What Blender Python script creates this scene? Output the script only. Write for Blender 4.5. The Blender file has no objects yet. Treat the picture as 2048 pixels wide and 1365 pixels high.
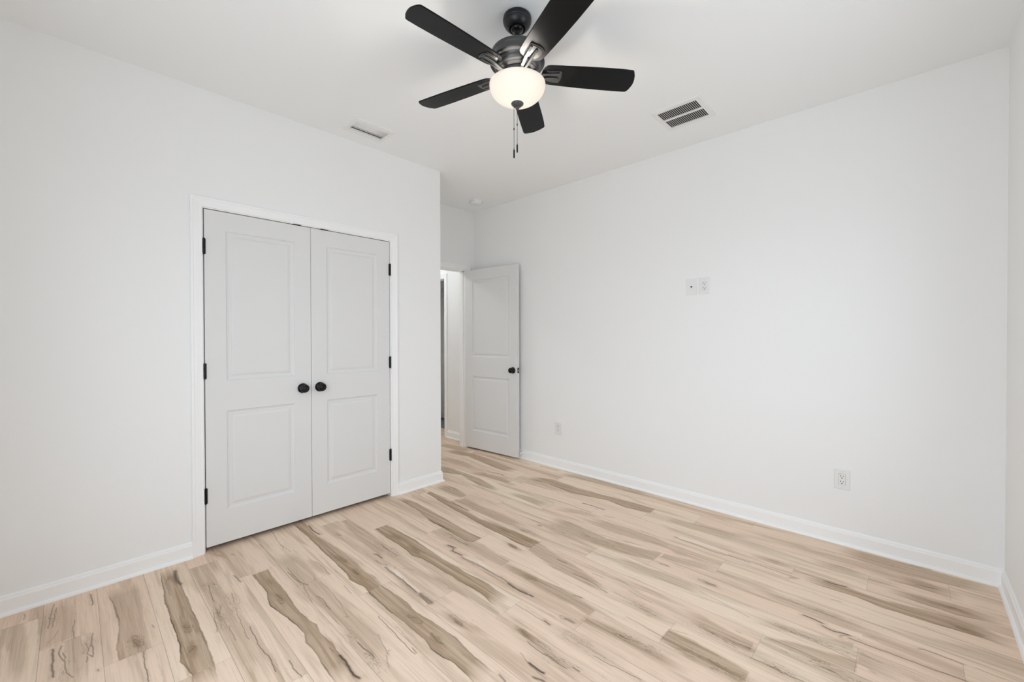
import bpy, math, random
import numpy as np
from mathutils import Vector, Matrix

C = bpy.context.scene.collection
SC = bpy.context.scene

# ------------------------------------------------------------------ room sizes (metres)
H = 2.743            # ceiling
W = 3.372            # right wall plane x = W
D = 3.425            # back wall plane  y = D
YA = 2.405           # closet wall (x = 0) ends here
RX = 0.7207          # alcove wall plane x = -RX
YF = -0.30           # wall with the window, behind the camera
TW = 0.115           # wall thickness

# ------------------------------------------------------------------ camera
cam = bpy.data.cameras.new('camera')
cam.sensor_width = 36.0
cam.lens = 837.985 / 2048 * 36.0
cam.clip_start = 0.02
cam_o = bpy.data.objects.new('camera', cam); C.objects.link(cam_o)
_R = Vector((0.72295287, 0.6908956, -0.0015566))
_U = Vector((-0.00526584, 0.00776309, 0.999956))
_F = Vector((-0.69087729, 0.72291286, -0.00925049))
cam_o.matrix_world = Matrix(((_R.x, _U.x, -_F.x, 3.02564), (_R.y, _U.y, -_F.y, 0.15536), (_R.z, _U.z, -_F.z, 1.28002), (0, 0, 0, 1)))
SC.camera = cam_o

# ------------------------------------------------------------------ daylight, exposure
world = bpy.data.worlds.new('daylight'); SC.world = world; world.use_nodes = True
_bg = world.node_tree.nodes['Background']
_wt = world.node_tree
_tc = _wt.nodes.new('ShaderNodeTexCoord'); _sx = _wt.nodes.new('ShaderNodeSeparateXYZ'); _rp = _wt.nodes.new('ShaderNodeValToRGB')
_wt.links.new(_tc.outputs['Generated'], _sx.inputs[0]); _wt.links.new(_sx.outputs['Z'], _rp.inputs[0])
_mr = _wt.nodes.new('ShaderNodeMapRange'); _mr.inputs['From Min'].default_value = -1; _mr.inputs['From Max'].default_value = 1
_wt.links.new(_sx.outputs['Z'], _mr.inputs['Value']); _wt.links.new(_mr.outputs['Result'], _rp.inputs[0])
_rp.color_ramp.elements[0].position = 0.46; _rp.color_ramp.elements[0].color = (0.745, 0.78, 0.85, 1)     # pale ground
_rp.color_ramp.elements[1].position = 0.54; _rp.color_ramp.elements[1].color = (1.04, 1.13, 1.285, 1)       # overcast sky
_wt.links.new(_rp.outputs['Color'], _bg.inputs['Color'])
_bg.inputs['Strength'].default_value = 3.0
SC.view_settings.view_transform = 'Standard'
SC.view_settings.look = 'None'
SC.view_settings.gamma = 1
SC.view_settings.use_curve_mapping = False
SC.view_settings.exposure = 0.38
SC.cycles.use_denoising = True
SC.cycles.max_bounces = 16
SC.cycles.diffuse_bounces = 12
SC.cycles.glossy_bounces = 6
SC.cycles.transparent_max_bounces = 8
SC.cycles.sample_clamp_indirect = 6.0
SC.cycles.caustics_reflective = False

WIN = {  # window openings: front wall (x0,x1,z0,z1), right wall (y0,y1,z0,z1)
    'front': (1.15, 3.05, 0.30, 2.25),
    'right': (1.40, 2.50, 0.75, 2.20),  # unseen opening added to light the left wall and alcove
}
def portal(name, loc, rot, sx, sy):          # guides light sampling to the window opening
    l = bpy.data.lights.new(name, 'AREA'); l.shape = 'RECTANGLE'; l.size = sx; l.size_y = sy
    l.cycles.is_portal = True
    o = bpy.data.objects.new(name, l); C.objects.link(o); o.location = loc; o.rotation_euler = rot
    return o
_w = WIN['front']
portal('window_portal', ((_w[0]+_w[1])/2, YF-TW-0.01, (_w[2]+_w[3])/2), (math.radians(-90), 0, math.radians(180)), _w[1]-_w[0], _w[3]-_w[2])
_w = WIN['right']
portal('window_portal', (W+TW+0.01, (_w[0]+_w[1])/2, (_w[2]+_w[3])/2), (math.radians(90), 0, math.radians(90)), _w[1]-_w[0], _w[3]-_w[2])

# ------------------------------------------------------------------ materials
def nt(name):
    m = bpy.data.materials.new(name); m.use_nodes = True
    return m, m.node_tree, m.node_tree.nodes['Principled BSDF']
def mat(name, col, rough=0.5, metal=0.0, bump=0.0, bscale=200.0, var=0.0, spec=0.5):
    m, t, b = nt(name)
    b.inputs['Base Color'].default_value = (*col, 1)
    b.inputs['Roughness'].default_value = rough
    b.inputs['Metallic'].default_value = metal
    b.inputs['Specular IOR Level'].default_value = spec
    tc = t.nodes.new('ShaderNodeTexCoord')
    n = t.nodes.new('ShaderNodeTexNoise'); n.inputs['Scale'].default_value = bscale; n.inputs['Detail'].default_value = 3
    t.links.new(tc.outputs['Object'], n.inputs['Vector'])
    if bump:
        bp = t.nodes.new('ShaderNodeBump'); bp.inputs['Strength'].default_value = bump; bp.inputs['Distance'].default_value = 0.001
        t.links.new(n.outputs['Fac'], bp.inputs['Height']); t.links.new(bp.outputs['Normal'], b.inputs['Normal'])
    if var:
        r = t.nodes.new('ShaderNodeMapRange')
        r.inputs['To Min'].default_value = max(0.0, rough - var); r.inputs['To Max'].default_value = min(1.0, rough + var)
        t.links.new(n.outputs['Fac'], r.inputs['Value']); t.links.new(r.outputs['Result'], b.inputs['Roughness'])
    return m
M = {}
M['wall'] = mat('white_wall_paint', (0.862, 0.864, 0.862), 0.75, bump=0.12, bscale=220, spec=0.25)
M['ceiling'] = mat('white_ceiling_paint', (0.875, 0.888, 0.895), 0.9, bump=0.12, bscale=160, spec=0.1)
M['trim'] = mat('white_trim_enamel', (0.90, 0.905, 0.905), 0.35, bump=0.03, bscale=90, spec=0.4)
M['door'] = mat('white_door_enamel', (0.74, 0.739, 0.734), 0.5, bump=0.04, bscale=120, spec=0.35)
M['plastic'] = mat('white_plastic', (0.80, 0.80, 0.79), 0.35, var=0.05, bscale=60)
M['vent'] = mat('white_vent_enamel', (0.82, 0.82, 0.81), 0.4, var=0.05, bscale=60)
M['black_metal'] = mat('black_hardware', (0.012, 0.012, 0.013), 0.25, 0.6, var=0.06, bscale=80)
M['slot'] = mat('dark_slot', (0.02, 0.02, 0.02), 0.8, bump=0.02)
M['duct'] = mat('dark_duct_shade', (0.022, 0.022, 0.024), 0.85, bump=0.3, bscale=60)  # flat sheet for the filter, shade of the duct put into its colour
M['canopy'] = mat('matte_black_canopy_metal', (0.040, 0.040, 0.042), 0.36, 0.85, var=0.05, bscale=40)
M['duct_grey'] = mat('grey_duct_shade', (0.22, 0.22, 0.215), 0.8, bump=0.2, bscale=60)  # flat sheet between louvres, its grey stands in for shade in the duct
M['fan_metal'] = mat('matte_black_fan_metal', (0.10, 0.10, 0.103), 0.36, 0.85, var=0.05, bscale=40)
M['fan_iron'] = mat('satin_black_blade_iron', (0.13, 0.13, 0.13), 0.22, 0.9, var=0.05, bscale=40)
M['blade'] = mat('matte_black_blade', (0.006, 0.006, 0.0065), 0.36, 0.0, bump=0.03, bscale=60, spec=0.14)
M['finial'] = mat('dark_grey_finial_metal', (0.09, 0.09, 0.092), 0.42, 0.7, var=0.05, bscale=40)
M['steel'] = mat('bright_steel', (0.75, 0.75, 0.76), 0.25, 1.0, var=0.05, bscale=80)
M['rubber'] = mat('white_rubber', (0.80, 0.80, 0.79), 0.6, bump=0.02)
M['tile'] = mat('grey_tile', (0.20, 0.21, 0.22), 0.5, bump=0.05, bscale=20)
def glass_mat():
    m, t, b = nt('window_glass'); t.nodes.remove(b)
    o = t.nodes['Material Output']
    tr = t.nodes.new('ShaderNodeBsdfTransparent'); tr.inputs['Color'].default_value = (0.96, 0.98, 0.97, 1)
    g = t.nodes.new('ShaderNodeBsdfGlossy'); g.inputs['Roughness'].default_value = 0.02
    f = t.nodes.new('ShaderNodeFresnel'); f.inputs['IOR'].default_value = 1.45
    mx = t.nodes.new('ShaderNodeMixShader')
    ge = t.nodes.new('ShaderNodeNewGeometry'); iv = t.nodes.new('ShaderNodeMath'); iv.operation = 'SUBTRACT'; iv.inputs[0].default_value = 1
    fm = t.nodes.new('ShaderNodeMath'); fm.operation = 'MULTIPLY'
    t.links.new(ge.outputs['Backfacing'], iv.inputs[1]); t.links.new(iv.outputs[0], fm.inputs[0]); t.links.new(f.outputs[0], fm.inputs[1])
    t.links.new(fm.outputs[0], mx.inputs[0]); t.links.new(tr.outputs[0], mx.inputs[1]); t.links.new(g.outputs[0], mx.inputs[2])
    t.links.new(mx.outputs[0], o.inputs['Surface'])
    return m
M['glass'] = glass_mat()
def bowl_mat():                              # frosted white glass that glows from the bulb inside it
    m, t, b = nt('frosted_bowl_glass')
    o = t.nodes['Material Output']
    b.inputs['Base Color'].default_value = (0.9, 0.88, 0.85, 1); b.inputs['Roughness'].default_value = 0.35
    tr = t.nodes.new('ShaderNodeBsdfTranslucent'); tr.inputs['Color'].default_value = (1.0, 0.955, 0.90, 1)
    n = t.nodes.new('ShaderNodeTexNoise'); n.inputs['Scale'].default_value = 9; n.inputs['Detail'].default_value = 2
    r = t.nodes.new('ShaderNodeMapRange'); r.inputs['To Min'].default_value = 0.36; r.inputs['To Max'].default_value = 0.48
    mx = t.nodes.new('ShaderNodeMixShader')
    t.links.new(n.outputs['Fac'], r.inputs['Value']); t.links.new(r.outputs['Result'], mx.inputs[0])
    t.links.new(b.outputs[0], mx.inputs[1]); t.links.new(tr.outputs[0], mx.inputs[2])
    t.links.new(mx.outputs[0], o.inputs['Surface'])
    return m
M['bowl'] = bowl_mat()
def bulb_mat():
    m, t, b = nt('lit_bulb')
    b.inputs['Base Color'].default_value = (1, 1, 1, 1)
    b.inputs['Emission Color'].default_value = (1.0, 0.93, 0.84, 1); b.inputs['Emission Strength'].default_value = 12
    return m
M['bulb'] = bulb_mat()

# plank floor: seams, joints, tone and grain by nodes in floor metres; the drawn figure (heartwood bands, mineral
# lines) comes from the mesh attribute 'figure' (r = heartwood, g = dark line, b = pale sapwood)
ROW, ROW0, PL, STEP = 0.1785, -0.13, 1.22, 0.303
def floor_mat():
    m, t, b = nt('spalted_maple_planks')
    L = t.links
    def val(x): return x
    def math_(op, a, c=None, clamp=False):
        n = t.nodes.new('ShaderNodeMath'); n.operation = op; n.use_clamp = clamp
        for i, q in enumerate((a, c)):
            if q is None: continue
            if isinstance(q, (int, float)): n.inputs[i].default_value = q
            else: L.new(q, n.inputs[i])
        return n.outputs[0]
    def mr(v, a, c, d=0.0, e=1.0, smooth=True):
        n = t.nodes.new('ShaderNodeMapRange')
        if smooth: n.interpolation_type = 'SMOOTHSTEP'
        n.inputs['From Min'].default_value = a; n.inputs['From Max'].default_value = c
        n.inputs['To Min'].default_value = d; n.inputs['To Max'].default_value = e
        L.new(v, n.inputs['Value']); return n.outputs['Result']
    def mix(f, a, c, mode='MIX'):
        n = t.nodes.new('ShaderNodeMix'); n.data_type = 'RGBA'; n.blend_type = mode
        if isinstance(f, (int, float)): n.inputs[0].default_value = f
        else: L.new(f, n.inputs[0])
        for i, q in ((6, a), (7, c)):
            if isinstance(q, tuple): n.inputs[i].default_value = (*q, 1)
            else: L.new(q, n.inputs[i])
        return n.outputs[2]
    def noise(vec, scale, detail=4, rough=0.55, dist=0.0):
        n = t.nodes.new('ShaderNodeTexNoise'); n.inputs['Scale'].default_value = scale
        n.inputs['Detail'].default_value = detail; n.inputs['Roughness'].default_value = rough; n.inputs['Distortion'].default_value = dist
        L.new(vec, n.inputs['Vector']); return n.outputs['Fac']
    def comb(x, y, z):
        n = t.nodes.new('ShaderNodeCombineXYZ')
        for i, q in enumerate((x, y, z)):
            if isinstance(q, (int, float)): n.inputs[i].default_value = q
            else: L.new(q, n.inputs[i])
        return n.outputs[0]
    g = t.nodes.new('ShaderNodeNewGeometry'); s = t.nodes.new('ShaderNodeSeparateXYZ'); L.new(g.outputs['Position'], s.inputs[0])
    X, Y = s.outputs[0], s.outputs[1]
    ry = math_('DIVIDE', math_('SUBTRACT', Y, ROW0), ROW)
    k = math_('FLOOR', ry); v = math_('MULTIPLY', math_('FRACT', ry), ROW)
    xo = math_('DIVIDE', math_('SUBTRACT', math_('ADD', X, 40 * PL), math_('ADD', math_('MULTIPLY', math_('SUBTRACT', k, 8.0), STEP), 1.357)), PL)
    j = math_('FLOOR', xo); u = math_('MULTIPLY', math_('FRACT', xo), PL)
    wn = t.nodes.new('ShaderNodeTexWhiteNoise'); wn.noise_dimensions = '2D'; L.new(comb(k, j, 0.0), wn.inputs['Vector'])
    h = wn.outputs['Value']
    hc = t.nodes.new('ShaderNodeSeparateColor'); L.new(wn.outputs['Color'], hc.inputs[0])
    pv = lambda sx, sy, o: comb(math_('MULTIPLY', math_('ADD', u, math_('MULTIPLY', h, 37.0)), sx), math_('MULTIPLY', v, sy), math_('ADD', math_('MULTIPLY', hc.outputs[1], 50.0), o))
    broad = noise(pv(1.3, 13.0, 0.0), 1.0, 3, 0.5, 0.6)
    fine = noise(pv(5.0, 150.0, 3.0), 1.0, 5, 0.65, 0.3)
    streak = noise(pv(2.2, 55.0, 9.0), 1.0, 4, 0.6, 0.8)
    cr = noise(pv(3.5, 30.0, 17.0), 1.0, 6, 0.7, 1.2)
    at = t.nodes.new('ShaderNodeVertexColor'); at.layer_name = 'figure'
    fc = t.nodes.new('ShaderNodeSeparateColor'); L.new(at.outputs['Color'], fc.inputs[0])
    sap = mix(hc.outputs[2], (0.85, 0.668, 0.520), (0.88, 0.735, 0.575))
    sap = mix(mr(h, 0, 1, 0.0, 0.65, False), sap, (0.80, 0.592, 0.462))
    heart = mix(hc.outputs[0], (0.375, 0.258, 0.160), (0.425, 0.305, 0.202))
    soft = math_('MULTIPLY', mr(broad, 0.47, 0.66), 0.42)
    sapn = math_('MULTIPLY', fc.outputs[2], 1.0)
    hm = math_('MAXIMUM', soft, fc.outputs[0])
    hm = math_('MULTIPLY', hm, mr(streak, 0.28, 0.66, 0.70, 1.22))
    hm = math_('ADD', hm, math_('MULTIPLY', mr(streak, 0.52, 0.74), 0.24))
    hm = math_('SUBTRACT', hm, sapn, True)
    col = mix(hm, sap, heart)
    col = mix(sapn, col, (0.91, 0.81, 0.68))
    # fine grain
    col = mix(mr(fine, 0.42, 0.74, 0.0, 0.38), col, mix(0.50, col, (0.30, 0.20, 0.13)))
    # hairline checks following contour lines of a noise field
    ck = math_('ABSOLUTE', math_('SUBTRACT', cr, 0.60))
    ckm = math_('MULTIPLY', mr(ck, 0.0, 0.005, 1.0, 0.0), mr(streak, 0.48, 0.60, 0.0, 0.75))
    cw = noise(pv(17.0, 95.0, 31.0), 1.0, 3, 0.6, 1.6)
    cwl = math_('MULTIPLY', mr(math_('ABSOLUTE', math_('SUBTRACT', cw, 0.5)), 0.0, 0.035, 1.0, 0.0), mr(noise(pv(9.0, 40.0, 41.0), 1.0, 2), 0.45, 0.58))
    ckm = math_('MAXIMUM', ckm, math_('MULTIPLY', math_('MULTIPLY', cwl, at.outputs['Alpha']), 0.8))
    line = math_('MAXIMUM', ckm, fc.outputs[1])
    col = mix(line, col, (0.055, 0.034, 0.022))
    # seams
    ev = math_('MINIMUM', v, math_('SUBTRACT', ROW, v)); eu = math_('MINIMUM', u, math_('SUBTRACT', PL, u))
    sm = math_('MAXIMUM', mr(ev, 0.0004, 0.0013, 0.55, 0.0), mr(eu, 0.0004, 0.0013, 0.35, 0.0))
    col = mix(sm, col, (0.16, 0.11, 0.08))
    L.new(col, b.inputs['Base Color'])
    L.new(mr(fine, 0.2, 0.8, 0.46, 0.6), b.inputs['Roughness'])
    b.inputs['Specular IOR Level'].default_value = 0.3
    bp = t.nodes.new('ShaderNodeBump'); bp.inputs['Strength'].default_value = 0.08; bp.inputs['Distance'].default_value = 0.0008
    L.new(math_('SUBTRACT', fine, math_('MULTIPLY', sm, 2.0)), bp.inputs['Height']); L.new(bp.outputs['Normal'], b.inputs['Normal'])
    return m
M['floor'] = floor_mat()

# ------------------------------------------------------------------ mesh helpers
class MB:
    def __init__(s): s.v = []; s.f = []; s.sm = []
    def add(s, vs, fs, smooth=False):
        o = len(s.v); s.v += [tuple(map(float, p)) for p in vs]
        for f in fs: s.f.append([i + o for i in f]); s.sm.append(smooth)
        return s
    def box(s, x0, y0, z0, x1, y1, z1, bev=0.0, mtx=None):
        if bev <= 0:
            vs = [(x, y, z) for z in (z0, z1) for y in (y0, y1) for x in (x0, x1)]
            fs = [(0, 2, 3, 1), (4, 5, 7, 6), (0, 1, 5, 4), (2, 6, 7, 3), (0, 4, 6, 2), (1, 3, 7, 5)]
        else:
            vs = []; idx = {}
            xs, ys, zs = (x0, x1), (y0, y1), (z0, z1)
            for i in (0, 1):
                for j in (0, 1):
                    for k in (0, 1):
                        sx, sy, sz = (1 - 2*i)*bev, (1 - 2*j)*bev, (1 - 2*k)*bev
                        idx[i, j, k, 0] = len(vs); vs.append((xs[i], ys[j]+sy, zs[k]+sz))
                        idx[i, j, k, 1] = len(vs); vs.append((xs[i]+sx, ys[j], zs[k]+sz))
                        idx[i, j, k, 2] = len(vs); vs.append((xs[i]+sx, ys[j]+sy, zs[k]))
            fs = []
            for a in range(3):
                for e in (0, 1):
                    q = []
                    for (p, r) in ((0, 0), (1, 0), (1, 1), (0, 1)):
                        c = [0, 0, 0]; c[a] = e; o = [x for x in range(3) if x != a]; c[o[0]] = p; c[o[1]] = r
                        q.append(idx[(*c, a)])
                    fs.append(q)
            for a in range(3):
                o = [x for x in range(3) if x != a]
                for p in (0, 1):
                    for r in (0, 1):
                        c0 = [0, 0, 0]; c0[o[0]] = p; c0[o[1]] = r; c1 = list(c0); c1[a] = 1
                        fs.append((idx[(*c0, o[0])], idx[(*c1, o[0])], idx[(*c1, o[1])], idx[(*c0, o[1])]))
            for i in (0, 1):
                for j in (0, 1):
                    for k in (0, 1): fs.append((idx[i, j, k, 0], idx[i, j, k, 1], idx[i, j, k, 2]))
        if mtx is not None: vs = [mtx @ Vector(p) for p in vs]
        return s.add(vs, fs)
    def lathe(s, prof, n=48, mtx=None, smooth=True, split=False):
        """revolve (r, z) points about z; split doubles every ring so profile corners stay crisp"""
        vs = []; fs = []
        segs = [(prof[i], prof[i+1]) for i in range(len(prof)-1)] if split else None
        def ring(r, z):
            o = len(vs)
            for i in range(n):
                a = 2*math.pi*i/n; vs.append((r*math.cos(a), r*math.sin(a), z))
            return o
        if split:
            for a, b in segs:
                p, q = ring(*a), ring(*b)
                for i in range(n): fs.append((p+i, p+(i+1) % n, q+(i+1) % n, q+i))
        else:
            rs = [ring(*p) for p in prof]
            for p, q in zip(rs, rs[1:]):
                for i in range(n): fs.append((p+i, p+(i+1) % n, q+(i+1) % n, q+i))
        if mtx is not None: vs = [mtx @ Vector(p) for p in vs]
        return s.add(vs, fs, smooth)
    def tube(s, pts, r, n=12, cap=True):
        pts = [Vector(p) for p in pts]; vs = []; fs = []
        rr = r if isinstance(r, (list, tuple)) else [r]*len(pts)
        up = None
        for i, p in enumerate(pts):
            d = (pts[min(i+1, len(pts)-1)] - pts[max(i-1, 0)]).normalized()
            if up is None:
                up = Vector((0, 0, 1)) if abs(d.z) < 0.9 else Vector((1, 0, 0))
            a = d.cross(up).normalized(); b = a.cross(d).normalized(); up = b
            for k in range(n):
                t = 2*math.pi*k/n; vs.append(p + a*rr[i]*math.cos(t) + b*rr[i]*math.sin(t))
        for i in range(len(pts)-1):
            for k in range(n): fs.append((i*n+k, i*n+(k+1) % n, (i+1)*n+(k+1) % n, (i+1)*n+k))
        s.add(vs, fs, True)
        if cap: s.add(vs[:n], [list(range(n))[::-1]]); s.add(vs[-n:], [list(range(n))])
        return s
    def prism(s, poly, z0, z1, mtx=None, bev=0.0):
        n = len(poly); vs = []; fs = []
        def inset(d):
            out = []
            for i in range(n):
                p0, p1, p2 = Vector(poly[i-1]), Vector(poly[i]), Vector(poly[(i+1) % n])
                e0 = (p1-p0).normalized(); e1 = (p2-p1).normalized()
                n0 = Vector((-e0.y, e0.x)); n1 = Vector((-e1.y, e1.x)); m = (n0+n1)
                m = m/max(m.length_squared*0.5, 0.2) if m.length > 1e-6 else n0
                out.append((p1.x+m.x*d, p1.y+m.y*d))
            return out
        if bev:
            ins = inset(bev); rings = [(ins, z0), (poly, z0+bev), (poly, z1-bev), (ins, z1)]
        else: rings = [(poly, z0), (poly, z1)]
        for pl, z in rings: vs += [(p[0], p[1], z) for p in pl]
        for k in range(len(rings)-1):
            for i in range(n): fs.append((k*n+i, k*n+(i+1) % n, (k+1)*n+(i+1) % n, (k+1)*n+i))
        fs.append(list(range(n))[::-1]); fs.append([(len(rings)-1)*n+i for i in range(n)])
        if mtx is not None: vs = [mtx @ Vector(p) for p in vs]
        return s.add(vs, fs)
    def build(s, name, material, parent=None, loc=None):
        me = bpy.data.meshes.new(name); me.from_pydata(s.v, [], s.f); me.update()
        me.polygons.foreach_set('use_smooth', s.sm)
        me.materials.append(material)
        bm_fix(me)
        o = bpy.data.objects.new(name, me); C.objects.link(o)
        if loc is not None: o.location = loc
        if parent: o.parent = parent
        return o
def bm_fix(me):
    import bmesh
    b = bmesh.new(); b.from_mesh(me); bmesh.ops.recalc_face_normals(b, faces=b.faces); b.to_mesh(me); b.free()
def tag(o, label, cat=None, group=None, kind=None):
    o['label'] = label
    if cat: o['category'] = cat
    if group: o['group'] = group
    if kind: o['kind'] = kind
    return o
def thing(name, label, cat, loc=(0, 0, 0), rot=(0, 0, 0), group=None, kind=None):
    o = bpy.data.objects.new(name, None); C.objects.link(o); o.empty_display_size = 0.05
    o.location = loc; o.rotation_euler = rot
    return tag(o, label, cat, group, kind)
def struct(o, label, cat): return tag(o, label, cat, None, 'structure')
def T(x, y, z): return Matrix.Translation((x, y, z))
def basis(o, ex, ey, ez):                    # local frame as a matrix
    m = Matrix.Identity(4)
    for c, e in enumerate((ex, ey, ez)):
        for r in range(3): m[r][c] = e[r]
    for r in range(3): m[r][3] = o[r]
    return m
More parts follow.
